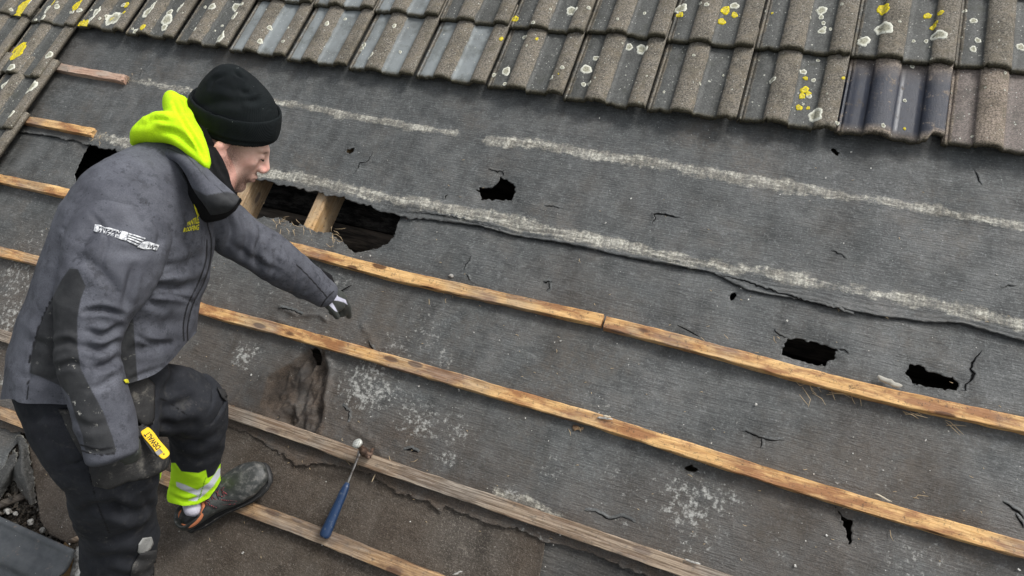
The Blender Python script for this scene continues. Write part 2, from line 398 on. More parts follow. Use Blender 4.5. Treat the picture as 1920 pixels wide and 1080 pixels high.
SPECKS = [(690,725,75,.55),(785,786,60,.5),(852,805,50,.45),(458,666,36,.55),(800,618,60,.38),(833,670,30,.45),(838,858,40,.4),(1290,945,90,.5),(1346,945,65,.45),(1250,916,60,.35),(1159,897,50,.3),(1029,873,60,.33),(1308,1022,60,.35),(1722,1050,90,.35),(640,590,30,.3),(1000,1000,60,.35),(740,650,45,.4),(1150,965,60,.28),(1480,1000,90,.2),(30,520,60,.45),(60,450,50,.35),(20,600,60,.5),(1160,860,50,.2),(1460,1020,60,.3),(1600,560,50,.15),(900,740,60,.25),(960,930,30,.5),(560,600,50,.2),(15,720,40,.5),(1230,440,50,.15)]
SILTS = [(560,740,70,1.),(470,800,90,.8),(430,700,70,.6),(620,800,70,.7),(740,850,70,.8),(640,620,60,.5),(540,600,60,.5),(690,640,50,.6),(1650,870,110,.5),(1500,1000,150,.55),(1820,1000,100,.5),(1250,1010,120,.5),(860,880,90,.5),(700,560,60,.3),(60,530,90,.5),(20,680,90,.8),(340,650,120,.6),(460,630,70,.4),(1100,1000,80,.5),(1050,560,80,.25),(1580,730,60,.2),(130,110,40,.5),(1760,930,60,.5)]
PX_M = 600.0
def paint(P, spots, rscale=1.0):
    r = np.zeros(len(P))
    for x, y, rad, a in spots:
        c = on(x, y)[:2]; d = np.linalg.norm(on(x+10, y)[:2]-c)/10*rad*rscale
        e = np.hypot(P[:,0]-c[0], (P[:,1]-c[1])*1.15)/d
        r = np.maximum(r, a*np.clip(1.35-e, 0, 1)**.8)
    return r
PALE = [  # (polyline px, half width m, strength)
    ([(200,142),(235,147),(300,160),(380,175)], .020, .55),
    ([(505,190),(600,207),(700,225),(780,240),(855,251)], .017, .95),
    ([(915,265),(960,268),(1010,272),(1100,288),(1200,303),(1300,320),(1450,346),(1520,356)], .023, 1.0),
    ([(1480,352),(1700,386),(1920,428)], .017, .9),
    ([(165,253),(230,266),(300,282)], .023, .9),
    ([(480,324),(560,334),(640,352),(700,366),(790,382),(860,396)], .024, 1.0),
    ([(780,382),(900,405),(1000,425),(1100,448),(1200,468)], .026, .95),
    ([(1150,458),(1250,480),(1340,497),(1440,512),(1520,528)], .022, .85),
    ([(1500,525),(1620,548),(1700,560),(1800,580),(1920,606)], .022, .62),
    ([(930,925),(985,935),(1010,950),(1050,975)], .016, .75),
    ([(1060,572),(1100,580)], .012, .1),
]
def felt(name, us, vs_, clip, holes, hfun, attrs, m, label, fray=.003):
    U, V = np.meshgrid(us, vs_); nu, nv = len(us), len(vs_)
    P = np.column_stack([U.ravel(), V.ravel()])
    idx = np.arange(nu*nv).reshape(nv, nu)
    F = np.stack([idx[:-1,:-1], idx[:-1,1:], idx[1:,1:], idx[1:,:-1]], -1).reshape(-1, 4)
    Cn = P[F].mean(1); keep = np.ones(len(F), bool); loops = []
    if clip is not None:
        keep &= inside(Cn, clip); loops.append(clip)
    for i, h in enumerate(holes):
        h = rough(h, .006, .0019, i+20); loops.append(h)
        bb = (Cn[:,0] > h[:,0].min()) & (Cn[:,0] < h[:,0].max()) & (Cn[:,1] > h[:,1].min()) & (Cn[:,1] < h[:,1].max())
        k = np.where(bb)[0]; keep[k[inside(Cn[k], h)]] = False
    uk = np.zeros(len(P), bool); ud = np.zeros(len(P), bool)
    uk[F[keep].ravel()] = True; ud[F[~keep].ravel()] = True
    bnd = np.where(uk & ud)[0]; Q = P[bnd]; best = np.full(len(Q), 1e9); near = Q.copy()
    for L in loops:
        d, _, q = seg_dist(Q, np.vstack([L, L[:1]])); mm = d < best; best[mm] = d[mm]; near[mm] = q[mm]
    ok = best < .009; Q[ok] = near[ok]; P[bnd] = Q
    edge = np.zeros(len(P)); edge[bnd] = 1
    h, extra = hfun(P); A = attrs(P); A.update(extra)
    r2 = np.random.default_rng(4)
    h = h+edge*np.abs(r2.normal(0, fray, len(P)))*.5
    used = np.unique(F[keep]); remap = -np.ones(len(P), int); remap[used] = np.arange(len(used))
    Vt = np.column_stack([P, h])[used]; A = {k: v[used] for k, v in A.items()}
    o = obj(name, Vt, remap[F[keep]], m, label=label, cat='roofing felt', kind='structure', attrs=A, origin=(1.7, -.9, 0))
    s = o.modifiers.new('thickness', 'SOLIDIFY'); s.thickness = .0032; s.offset = -1
    return o

def pale_of(P):
    pale = np.zeros(len(P)); mask = np.zeros(len(P))
    for pl, w, a in PALE:
        q = uvs(pl)
        bb = (P[:,0] > q[:,0].min()-.1) & (P[:,0] < q[:,0].max()+.1) & (P[:,1] > q[:,1].min()-.1) & (P[:,1] < q[:,1].max()+.1)
        k = np.where(bb)[0]
        if not len(k): continue
        d, arc, _ = seg_dist(P[k], q); tot = np.hypot(*np.diff(q, axis=0).T).sum()
        e = d/w
        g = a*np.clip(1.22-.85*e, 0, 1.0)
        pale[k] = np.maximum(pale[k], g); mask[k] = np.maximum(mask[k], np.clip((1.9-e)*1.5, 0, 1))
    return pale, mask
def std_attrs(P, sil=1.0):
    pale, mask = pale_of(P)
    P3 = np.column_stack([P, np.zeros(len(P))])
    return dict(pale=pale, palemask=mask, speck=paint(P, SPECKS), silt=np.clip(paint(P, SILTS, 1.25)*sil, 0, 1), wet_silt=np.zeros(len(P)))

FINE = .0045
US = np.concatenate([np.linspace(-2.4, -.52, 24), np.arange(-.5, 3.78, FINE), np.linspace(3.8, 5, 14)])
def lap_dist(P, L):
    d, arc, near = seg_dist(P, L); return d, arc, P[:,1] > near[:,1]

def h_upper(P):
    h = base_h(P)+.0015
    d, arc, _ = lap_dist(P, LAP1)
    P3 = np.column_stack([P, np.zeros(len(P))])
    right = np.clip((P[:,0]-1.55)/.2, 0, 1)
    wob = .006*vnoise(np.column_stack([P[:,0], P[:,1]*0, 0*P[:,0]]), .22, 3)
    fold = np.exp(-(d/.034)**2)*(.0048*np.sin((d+wob)*2*math.pi/.017+3.5*vnoise(P3, .10, 6)))*right*np.clip(.55+1.1*vnoise(P3*[1,0,0], .17, 12), .15, 1.3)
    lift = np.exp(-(d/.02)**2)*(.004+.004*vnoise(P3*[1,0,0], .16, 9))
    pale, mask = pale_of(P)
    ridge = .0028*np.clip(pale, 0, 1)*(1+.7*fbm(P3, .02, 4, 2))
    # buckled blister beside the big hole
    b = on(800, 388)[:2]; e = np.hypot((P[:,0]-b[0])/.14, (P[:,1]-b[1])/.03); ridge += .011*np.exp(-e**2)
    for hp, amp in ((H_TWO, -.006), (H_NINE, -.004), (H_TEN, -.004)):
        dd, _, _ = seg_dist(P, hp); h += amp*np.exp(-(dd/.02)**2)
    return h+fold+lift+ridge, {}
up_clip = np.vstack([LAP1R, [[5.2, 2.4], [-2.5, 2.4]]])
VA = np.concatenate([np.arange(-.86, .06, FINE), np.linspace(.1, 2.3, 20)])
felt('upper_felt', US, VA, up_clip, [H_TWO, H_NINE, H_TEN], h_upper, lambda P: std_attrs(P, .5), M['felt'],
     'slate grey roofing felt sheet below the tiles, its wavy bottom edge lapping over the next sheet')

def h_mid(P):
    h = base_h(P)-.004
    P3 = np.column_stack([P, np.zeros(len(P))])
    d1, _, above = lap_dist(P, LAP1)
    h -= np.where(above, .004, 0)
    # fine diagonal creases between the big hole and the next batten
    c = on(960, 520)[:2]; e = np.hypot((P[:,0]-c[0])/.5, (P[:,1]-c[1])/.16)
    h += .0011*np.exp(-e**2)*np.sin((P[:,1]*1.0+P[:,0]*.10+.01*vnoise(P3, .15, 2))*2*math.pi/.0105)*(1+.6*vnoise(P3, .05, 7))
    for hp, amp, r in ((H_BIG, -.008, .03), (H_THREE, -.006, .02), (H_FOUR, -.006, .02), (H_FIVE, -.005, .015), (H_SIX, -.006, .02), (H_SEVEN, -.003, .01), (H_EIGHT, -.01, .02)):
        dd, _, _ = seg_dist(P, np.vstack([hp, hp[:1]])); h += amp*np.exp(-(dd/r)**2)
    s = sdist(P, TORN); t = np.clip((s+.012)/.03, 0, 1); t = t*t*(3-2*t)
    fold = 1-2*np.abs(fbm(P3*[1.5,.8,1], .075, 11, 3)); fold2 = fbm(P3, .02, 15, 3)
    h += -t*(.034-.026*fold+.009*fold2)
    # raised broken rim right of the collapsed patch
    rim = uvs([(606,655),(620,690),(612,730),(603,770),(594,812)]); dd, _, _ = seg_dist(P, rim)
    h += .010*np.exp(-(dd/.014)**2)*(1+.6*fbm(P3, .03, 5, 2))
    for pl, amp, w in (([(524,575),(560,592),(600,590),(612,600)], .007, .008), ([(520,600),(550,612),(590,625)], .006, .01), ([(680,610),(700,650),(690,690)], .004, .012), ([(500,700),(450,730),(430,760)], .006, .012), ([(1570,530),(1620,545),(1700,552)], .004, .02), ([(660,800),(700,830),(725,870)], .006, .012), ([(600,640),(700,640)], .003, .03)):
        dd, _, _ = seg_dist(P, uvs(pl)); h += amp*np.exp(-(dd/w)**2)*(1+.8*fbm(P3, .02, 3, 3))
    d2, _, _ = lap_dist(P, LAP2)
    near2 = np.exp(-(d2/.05)**2)
    h += near2*(.006*fbm(P3*[.6,1.6,1], .05, 14, 4)+.003)
    cr = paint(P, [(560,740,80,1),(640,620,50,.7),(700,640,40,.7),(730,860,50,.8),(560,600,40,.8)], 1.1)
    h += cr*.0045*fbm(P3, .03, 21, 4)
    return h, dict(silt_add=t)
def attrs_mid(P):
    a = std_attrs(P); s = sdist(P, TORN)
    a['speck'] = np.maximum(a['speck'], np.clip(.14+.30*fbm(np.column_stack([P, P[:,0]*0]), .22, 44, 3), 0, .33))
    a['silt'] = np.clip(a['silt']+np.clip(s/.02+.6, 0, 1), 0, 1); a['wet_silt'] = .45*np.clip(s/.02, 0, 1)*(.5+.5*np.clip(fbm(np.column_stack([P, P[:,0]*0]), .03, 3, 3)*3, -1, 1))  # patchy darker wet silt inside the collapsed patch
    d2, _, _ = lap_dist(P, LAP2); a['silt'] = np.clip(a['silt']+.6*np.exp(-(d2/.05)**2), 0, 1)
    xs = px(np.column_stack([P, np.zeros(len(P))]))
    a['silt'] = np.clip(np.maximum(a['silt'], .55*np.clip((700-xs[:,0])/300, 0, 1)*np.clip((xs[:,1]-600)/100, 0, 1)), 0, 1)
    return a
mid_clip = np.vstack([LAP2R, [[5.2, LAP1[-1,1]+.09]], (LAP1+[0,.07])[::-1]])
VB = np.arange(-2.02, -.42, FINE)
felt('middle_felt', US, VB, mid_clip, [H_BIG, H_THREE, H_FOUR, H_FIVE, H_SIX, H_SEVEN, H_EIGHT], h_mid, attrs_mid, M['felt'],
     'worn grey felt sheet across the middle of the slope with torn holes and pale speckles', .004)

C_EDGE = uvs([(1021,1008),(1018,1040),(1008,1090),(1000,1200)])
LOWC_L = uvs([(44,790),(46,820),(60,890),(68,940),(72,975),(90,1003),(118,1016),(135,1030),(152,1012),(163,1003),(175,1040),(170,1100),(120,1400)])
def h_low(P):
    P3 = np.column_stack([P, np.zeros(len(P))]); h = base_h(P)-.0085
    wet = on(880, 1010)[:2]; e = np.hypot((P[:,0]-wet[0])/.08, (P[:,1]-wet[1])/.07)
    h += .003*fbm(P3, .08, 31, 3)+.0015*np.exp(-e**2)
    d, _, _ = seg_dist(P, C_EDGE); h += .004*np.exp(-(d/.012)**2)
    for pl, amp, w in (([(560,880),(610,900),(680,905),(720,935),(790,950)], -.004, .02), ([(440,800),(500,835),(560,865)], .004, .015)):
        dd, _, _ = seg_dist(P, uvs(pl)); h += amp*np.exp(-(dd/w)**2)*(1+.8*fbm(P3, .02, 3, 3))
    return h, {}
low_clip = np.vstack([LOWC_L, [[1.05, -3.4]], [[C_EDGE[-1,0]+.1, -3.4]], C_EDGE[::-1], (LAP2+[0,.03])[::-1][(LAP2[::-1,0] < C_EDGE[0,0]) & (LAP2[::-1,0] > LOWC_L[0,0])]])
VC = np.concatenate([np.linspace(-3.4, -2.35, 14), np.arange(-2.33, -1.45, FINE)])
def attrs_low(P):
    a = std_attrs(P, 0); a['pale'] *= 0; a['speck'] *= .5
    a['silt'] = np.zeros(len(P))+.5-.9*paint(P, [(880,1010,75,.6),(860,1060,50,.5)])
    a['silt'] = np.clip(a['silt'], 0, 1); return a
felt('lower_felt', US[(US > .3)&(US < 2.9)], VC, low_clip, [], h_low, attrs_low, M['felt_low'],
     'brown gritty felt sheet at the bottom of the slope under the shoe and hammer')
def h_rib(P):
    P3 = np.column_stack([P, np.zeros(len(P))])
    return base_h(P)-.0135+.0012*np.sin((P[:,1]+.012*vnoise(P3, .2, 4))*2*math.pi/.016), {}
felt('ribbed_felt', US[(US > 1.9)], VC, np.array([[2.0,-3.4],[5.2,-3.4],[5.2,-1.45],[2.0,-1.45]]), [], h_rib, lambda P: {**std_attrs(P, .3), 'pale': np.zeros(len(P))}, M['felt_rib'],
     'dark ribbed felt sheet beside the brown one at the bottom edge', .001)

# left of the brown sheet: a torn flap of felt over an open eaves bay, and felt covering the rest of the slope beyond
LE = [(-2.4,-3.3),(0.32,-3.3),(.40,-1.83),(-2.4,-1.70)]
felt('side_felt', np.concatenate([np.linspace(-2.4,-.2,12), np.arange(-.1,1.4,.012)]), np.arange(-2.9,-1.6,.012), np.array([[-2.4,-2.9],[.0,-2.9],*uvs([(-60,960),(-20,905),(2,880),(12,846),(30,826),(36,800),(44,792)]).tolist(),[.57,-1.62],[-2.4,-1.62]]), [],
     lambda P: (base_h(P)-.009+.004*fbm(np.column_stack([P,P[:,0]*0]), .06, 7, 3), {}), lambda P: std_attrs(P, 1), M['felt'],
     'black felt remnant at the left edge of the eaves bay', .002)

def crack(pl, wmax, name='crack', parent=None, seed=0):
    q = rough(uvs(pl), .006, .0016, seed, False); n = len(q); wmax = wmax*.75
    T = np.gradient(q, axis=0); T /= np.hypot(*T.T)[:,None]; Nn = np.column_stack([-T[:,1], T[:,0]])
    r = np.random.default_rng(seed+50); w = wmax*np.sin(np.linspace(.12, math.pi-.12, n))*r.uniform(.35, 1.2, n)/2
    hb = base_h(q)
    up = h_upper(q)[0] if seg_dist(q, LAP1)[2][:,1].mean() < q[:,1].mean() else h_mid(q)[0]
    V = np.vstack([np.column_stack([q+Nn*w[:,None], up+.0012]), np.column_stack([q-Nn*w[:,None], up+.0012])])  # black ribbon over the uncut felt paints the dark of the open crack
    F = [(i, i+1, n+i+1, n+i) for i in range(n-1)]
    V2 = []; F2 = []
    for i in range(n):
        a = q[i]+Nn[i]*w[i]
        for k, (dd, hh) in enumerate(((-.0002, .0), (.0006, .003), (.004, .0025), (.009, .0003))): V2.append([*(a+Nn[i]*dd), up[i]+hh*min(1, w[i]/.001)+.0002])
    for i in range(n-1):
        for k in range(3): F2.append((i*4+k, i*4+k+1, i*4+4+k+1, i*4+4+k))
    mb = MB(); mb.add(V, F, 0); mb.add(V2, F2, 1)
    return mb.obj(name, [M['crack_shade_twig'], M['felt']], parent=parent)
UP = bpy.data.objects['upper_felt']; MI = bpy.data.objects['middle_felt']
for i, (par, w, pl) in enumerate([
    (UP, .006, [(280,119),(278,122),(273,128),(266,131),(262,139),(261,149)]),
    (UP, .007, C6((875,15),(855,60),(830,85),(790,85),(785,115),(770,140),(755,158))),
    (UP, .005, C6((1605,125),(1640,135),(1690,140),(1720,130))),
    (UP, .005, C6((1690,140),(1700,165))),
    (MI, .005, C6((1500,670),(1480,710),(1460,740),(1450,760))),
    (MI, .004, C6((1470,790),(1480,810),(1490,830))),
    (UP, .008, [(1222,422),(1228,412),(1226,402),(1240,402),(1258,405),(1276,408)]),
    (MI, .009, C8((1750,200),(1720,240),(1705,270),(1720,290),(1705,320),(1690,330),(1690,355),(1665,352))),
    (MI, .004, C8((940,115),(955,135),(990,145),(1000,152))),
    (MI, .005, C8((1195,194),(1215,195),(1230,212))),
    (MI, .004, C8((800,510),(830,515),(880,540),(920,550),(980,550))),
    (MI, .003, C8((890,540),(885,580))),
    (MI, .007, C8((1830,790),(1870,820),(1890,830),(1911,860))),
    (MI, .008, [(1018,527),(1024,529),(1036,525)]),
    (MI, .006, [(1028,528),(1031,540),(1024,545)]),
    (MI, .006, C7((250,35),(300,45),(350,65))),
    (MI, .004, C8((200,825),(250,835),(300,860),(340,850),(400,870))),
    (UP, .004, [(1825,318),(1832,330),(1840,348)]),
    (UP, .003, [(1020,385),(1040,388),(1056,392)]),
    (UP, .006, C6((1330,320),(1335,295),(1350,288))),
    (MI, .006, [(1905,962),(1912,975),(1920,990)]),
    (MI, .003, [(1558,470),(1575,476),(1588,486)]),
    (UP, .004, [(1878,540),(1890,534),(1906,536)]),
    (MI, .005, [(640,760),(655,772),(650,790)]),
    (MI, .006, [(690,640),(700,655),(695,672)]),
    (MI, .008, C7((740,590),(770,585),(795,600))),
    ]): crack(pl, w, parent=par, seed=i)
# the long slit where the lap has come away, right of the big hole
crack([(1340,513),(1400,528),(1450,546),(1520,568),(1600,590)], .006, parent=UP, seed=60)
crack([(760,397),(850,408),(940,432)], .003, parent=UP, seed=61)

# ------------------------------------------------------------------ rafters and the dark loft below
RAFT = [(-1.9,0),(-1.3,0),(-.7,0),(-.1,0),(.50,0),(.948,1),(1.293,2),(1.74,0),(2.25,0),(2.62,0),(2.92,0),(3.60,0),(4.2,0)]
def rafter(u, kind):
    w, t, b = .0235, -.018, -.125
    us_ = [(-1,0),(1,0)]
    ys = np.linspace(-3.3, 2.3, 60)
    prof = [(-w,t-.004),(-w+.004,t),(w-.004,t),(w,t-.004),(w,b),(-w,b)]
    V = []; 
    for y in ys:
        for x, z in prof: V.append((u+x+rnd.gauss(0,.0006), y, z+rnd.gauss(0,.0006)))
    n = 6; F = [(i*n+k, (i+1)*n+k, (i+1)*n+(k+1)%n, i*n+(k+1)%n) for i in range(len(ys)-1) for k in range(n)]
    F += [tuple(range(n)), tuple((len(ys)-1)*n+k for k in range(n))[::-1]]
    lab = {1: 'pale rafter showing in the big hole just beside the man\'s face', 2: 'pale sawn rafter crossing the middle of the big hole, knot near its foot'}.get(kind, 'roof rafter hidden under the felt')
    o = obj('rafter', V, F, M['wood_pale_v'] if kind else M['wood_dark'], label=lab, cat='rafter', group='rafters under the felt', smooth=False)
    return o
M['wood_pale_v'] = wood_mat('pale sawn rafter', (.58,.40,.21), (.50,.32,.15), (.42,.25,.10))
for nd in M['wood_pale_v'].node_tree.nodes:
    if nd.type == 'MAPPING' and tuple(round(x) for x in nd.inputs['Scale'].default_value) == (5,150,90): nd.inputs['Scale'].default_value = (120, 5, 90)
    elif nd.type == 'MAPPING': 
        s_ = nd.inputs['Scale'].default_value; nd.inputs['Scale'].default_value = (s_[1], s_[0], s_[2])
for u, k in RAFT: rafter(u, k)
m, n = mat('near-black board', .95, spec=.1); n.color(n.mx(n.ramp(n.noise(n.coord((9,30,30)),1,6,.8),.40,.66),(.006,.006,.006),(.055,.052,.048))); M['dark_board'] = m  # near-black mottled board colour
mb = MB()   # plasterboard deep in the loft, unseen side walls added against light leaks
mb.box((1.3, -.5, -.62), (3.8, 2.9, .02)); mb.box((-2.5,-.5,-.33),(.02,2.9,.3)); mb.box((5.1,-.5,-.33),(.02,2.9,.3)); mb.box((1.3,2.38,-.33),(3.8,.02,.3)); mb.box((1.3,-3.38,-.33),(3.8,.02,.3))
mb.obj('loft_floor_light_walls', [M['void']], label='dark loft space seen through the holes, closed by added light-blocking walls', cat='loft', kind='structure')
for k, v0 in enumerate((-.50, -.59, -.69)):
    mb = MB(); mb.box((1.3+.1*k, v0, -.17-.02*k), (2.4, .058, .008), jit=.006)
    mb.obj('loft_board', [M['dark_board'] if k < 2 else M['void']], label=['upper','middle','lower'][k]+' dark board behind the rafters inside the big hole', cat='board')
mb = MB(); mb.box((1.5, -.80, -.26), (.5, .06, .012)); mb.obj('ceiling_joist', [M['wood_dark']], label='dark brown timber low inside the big hole, right of the rafter', cat='joist')

# ------------------------------------------------------------------ battens
def batten(pts, m, label, w=.039, t=.025, ends=(0,0), seed=0, nails=(), broken=(0,0), base=-.003, amp=.0015):
    q = np.array([on(x, y, t)[:2] for x, y in pts]); r = np.random.default_rng(seed)
    if ends[0]: q = np.vstack([q[0]-[ends[0],(q[1]-q[0])[1]/(q[1]-q[0])[0]*ends[0]], q])
    if ends[1]: q = np.vstack([q, q[-1]+[ends[1],(q[-1]-q[-2])[1]/(q[-1]-q[-2])[0]*ends[1]]])
    L = np.concatenate([[0], np.cumsum(np.hypot(*np.diff(q, axis=0).T))]); n = max(3, int(L[-1]/.012))
    s = np.linspace(0, L[-1], n); c = np.column_stack([np.interp(s, L, q[:,0]), np.interp(s, L, q[:,1])])
    k = np.ones(9)/9
    if n > 30: c[4:-4,1] = np.convolve(c[:,1], k, 'valid')
    T = np.gradient(c, axis=0); T /= np.hypot(*T.T)[:,None]; Nn = np.column_stack([-T[:,1], T[:,0]])
    prof = [(-w/2,base),(-w/2,t-.0025),(-w/2+.002,t),(-w/6,t),(w/6,t),(w/2-.002,t),(w/2,t-.0025),(w/2,base)]; n8 = 8
    V = np.zeros((n, n8, 3))
    for j, (a, z) in enumerate(prof):
        P3 = np.column_stack([s, np.full(n, j*.31+seed), np.zeros(n)])
        wob = amp*fbm(P3, .05, j, 3)*2
        V[:,j,:2] = c+Nn*(a+wob)[:,None]; V[:,j,2] = z+(amp*fbm(P3, .04, j+9, 3)*1.4 if z > 0 else 0)
    for e, b in zip((0, -1), broken):
        if b:
            for j in range(n8): V[e,j,:2] += T[e]*r.uniform(-.014,.008)*(1 if e else -1)
            V[e,:,2] *= .85
    V = V.reshape(-1, 3)
    F = [(i*n8+j, (i+1)*n8+j, (i+1)*n8+(j+1)%n8, i*n8+(j+1)%n8) for i in range(n-1) for j in range(n8)]
    F += [tuple(range(n8)), tuple((n-1)*n8+j for j in range(n8))[::-1]]
    o = obj('batten', V, F, m, label=label, cat='roofing batten', group='battens nailed across the slope', smooth=False)
    extra = [np.array([u, np.interp(u, c[:,0], c[:,1])+r.uniform(-.008,.008), t]) for u, _ in RAFT if c[0,0]+.02 < u < c[-1,0]-.02 and u < 4]
    for p in [on(x, y, t) for x, y in nails]+extra:
        mb = MB(); a = r.uniform(0, 6.28, 2)
        mb.tube([p+[0,0,-.004], p+[0,0,.0022], p+[0,0,.0028]], [.0036,.0036,.0022], 8); mb.obj('nail', [M['nail']], parent=o)
    return o
batten([(92,119),(105,124),(170,135),(232,146)], M['wood_pink'], 'short pinkish batten stub, uppermost beside the left tiles', w=.036, ends=(.5,0), seed=1, broken=(0,1), nails=[(140,130),(210,141)])
batten([(40,222),(110,234),(174,247)], M['wood_orange'], 'short pale batten stub sticking out below the pinkish one', w=.036, ends=(.5,0), seed=2, broken=(0,1), nails=[(85,228)])
batten([(0,334),(140,364),(300,401),(529,458),(640,487),(736,513),(884,546),(1000,571),(1129,600)], M['wood_orange'], 'orange batten from the left edge, behind the man, to the butt joint', ends=(.8,0), seed=3, nails=[(715,502),(735,513),(1112,592),(600,480),(1000,568)])
batten([(1134,603),(1313,649),(1481,695),(1674,743),(1920,796)], M['wood_orange'], 'orange batten running right from the butt joint past the two square holes', ends=(0,.9), seed=4, nails=[(1143,603),(1376,663),(1668,736),(1500,700)], w=.040)
batten([(0,471),(70,488),(200,522),(400,585),(540,621),(670,658),(785,691),(930,733),(1100,782),(1270,836),(1433,888),(1674,961),(1920,1030)], M['wood_orange'], 'long orange batten just below the pointing hand, crossing the whole slope', ends=(.7,.8), seed=5, nails=[(655,648),(478,600),(1090,775),(1530,915),(905,727),(1340,858)], w=.040)
batten([(0,628),(60,648),(200,692),(425,771),(593,827),(689,864),(833,912),(1000,969),(1144,1018),(1337,1084),(1500,1142)], M['wood_grey'], 'weathered grey brown batten under the hammer head', ends=(.6,.8), seed=6, nails=[(700,866),(725,871),(560,815)], w=.043, amp=.0013)
batten([(0,775),(58,797),(180,845),(310,898),(463,954),(593,1002),(689,1041),(824,1094),(1000,1162)], M['wood_brown'], 'lowest brown batten, under the shoe and the hammer handle', ends=(.5,.9), seed=7, nails=[(728,1059),(520,974)], w=.041)
# ------------------------------------------------------------------ concrete interlocking tiles
TW, TL, GA = .300, .385, .290
TX = np.array([.0,.005,.0055,.010,.0105,.016,.0165,.022,.030,.045,.060,.0765,.0775,.080,.084,.090,.098,.108,.118,.128,.138,.146,.152,.156,.1585,.1595,.175,.195,.215,.2315,.2325,.235,.239,.246,.255,.266,.280,.292,.2985])
def tz(x):
    """height of the tile's face across its width"""
    x = np.asarray(x, float)
    def roll(a, b, c, d): return np.clip((x-a)/(b-a), 0, 1)*np.clip((d-x)/(d-c), 0, 1)
    z = .021*np.sqrt(np.clip(1-((x-.118)/.041)**2, 0, 1))+.021*np.sqrt(np.clip(1-((np.minimum(x, .272)-.272)/.040)**2, 0, 1))
    z = z+np.where(x > .28, -.004*((x-.28)/.02)**2, 0)
    z = z-.006*(x < .0052)-.0035*((x > .0052)&(x < .0102))-.006*((x > .0102)&(x < .0162))-.003*((x > .0162)&(x < .024))
    return z
NY = np.array([0,.002,.006,.012,.02,.035,.06,.09,.13,.17,.21,.25,.29,.33,TL])
def tile_data(seed, damp_sheen=0, bit=0, chip=None, mossy=1.0):
    r = np.random.default_rng(seed); X, Y = np.meshgrid(TX, NY)
    Z = tz(X)
    P3 = np.column_stack([X.ravel(), Y.ravel(), np.full(X.size, seed*.7)])
    Z = Z+(.0009*fbm(P3, .05, seed, 3)).reshape(X.shape)
    fr = r.normal(0, .0022, len(TX)); fr = fr-np.abs(r.normal(0, .0025, len(TX)))*((tz(TX) > .01))
    wob = np.clip(1-Y/.02, 0, 1)*fr[None,:]
    if chip: wob = wob+np.clip(1-Y/.06, 0, 1)*np.where((TX > chip[0])&(TX < chip[1]), chip[2], 0)[None,:]
    Yw = Y+wob
    Zr = Z.copy(); Zr[0] -= .0035; Zr[1] -= .001
    top = np.column_stack([X.ravel(), Yw.ravel(), Zr.ravel()]); th = .017
    bot = np.column_stack([X.ravel(), Yw.ravel(), Z.ravel()-th]); ny, nx = X.shape
    i = np.arange(nx*ny).reshape(ny, nx); q = np.stack([i[:-1,:-1], i[:-1,1:], i[1:,1:], i[1:,:-1]], -1).reshape(-1, 4)
    F = q.tolist()+(q[:,::-1]+nx*ny).tolist(); o = nx*ny
    for k in range(nx-1): F += [(o+k, o+k+1, k+1, k)]; a = (ny-1)*nx; F += [(a+k, a+k+1, o+a+k+1, o+a+k)]
    for k in range(ny-1): F += [(k*nx, (k+1)*nx, o+(k+1)*nx, o+k*nx)]; a = nx-1; F += [(o+k*nx+a, o+(k+1)*nx+a, (k+1)*nx+a, k*nx+a)]
    roll = np.clip(tz(X)/.015, 0, 1).ravel(); roll = np.where(X.ravel() < .024, .55, roll)
    edge = np.clip(1-(Y.ravel()-.002)/.012, 0, 1)*mossy
    A = dict(roll=np.r_[roll, roll], edge=np.r_[edge, np.where(Y.ravel() < .02, 1, .4)], damp_sheen=np.full(2*o, float(damp_sheen)),
             bitumen=np.r_[np.clip((.27-Y.ravel())/.03, 0, 1)*np.clip((Y.ravel()-.012)/.02, 0, 1), np.zeros(o)])
    return mesh('roof_tile', np.vstack([top, bot]), F, M['tile_bit'] if bit else M['tile'], True, A)
VAR = [tile_data(s) for s in range(5)]; VDAMP_SHEEN = [tile_data(10+s, 1) for s in range(3)]
VBIT = tile_data(21, 0, 1, chip=(.262, .31, .028), mossy=.6); VNEW = [tile_data(22, mossy=.8), tile_data(23, mossy=.8)]
for me in VNEW: me.materials[0] = M['tile_new']
roof = empty('tiled_roof', (1.5, -.07, .03), 'weathered double-roll concrete tiles with lichen still covering the roof above and left', 'roof', kind='structure')
TILES = {}
def lay(course, k, u0, v0, n0, me, tilt=0.055, label=None):
    """bottom-left corner of the tile at u0, v0, n0; the head dips towards the felt"""
    o = bpy.data.objects.new('roof_tile', me); col.objects.link(o); o.parent = roof
    Mx = Matrix.Translation(Vector((u0, v0, n0))-Vector(ORIG[roof])) @ Matrix.Rotation(rnd.gauss(0,.0035), 4, 'Z') @ Matrix.Rotation(-tilt+rnd.gauss(0,.003), 4, 'X') @ Matrix.Rotation(rnd.gauss(0,.004), 4, 'Y')
    o.matrix_basis = Mx; o['_k'] = 0; del o['_k']
    if label: o['label'] = label
    TILES[(course, k)] = (o, Mx); return o
SAG_N = 0
SAG = {-3:-.055,-2:-.072,-1:-.062,0:-.066,1:-.074,2:-.08,3:-.086,4:-.088,5:-.082,6:-.083,7:-.091,8:-.088,9:-.078,10:-.074,11:-.064,12:-.066}
for k in range(-7, 16):
    v = SAG.get(k, -.064)
    if k == 10: me, lab = VBIT, 'roof tile daubed with blue-black bitumen, lower corner broken off'
    elif k in (11, 12, 13): me, lab = VNEW[k % 2], 'pinkish replacement tile with no lichen' if k == 11 else None
    elif k in (2,3,4,5): me, lab = VDAMP_SHEEN[k % 3], None
    else: me, lab = VAR[k % 5], None
    if k == 5: me = VDAMP_SHEEN[1]
    lay(0, k, k*TW-.002, v, .043, me, label=lab)
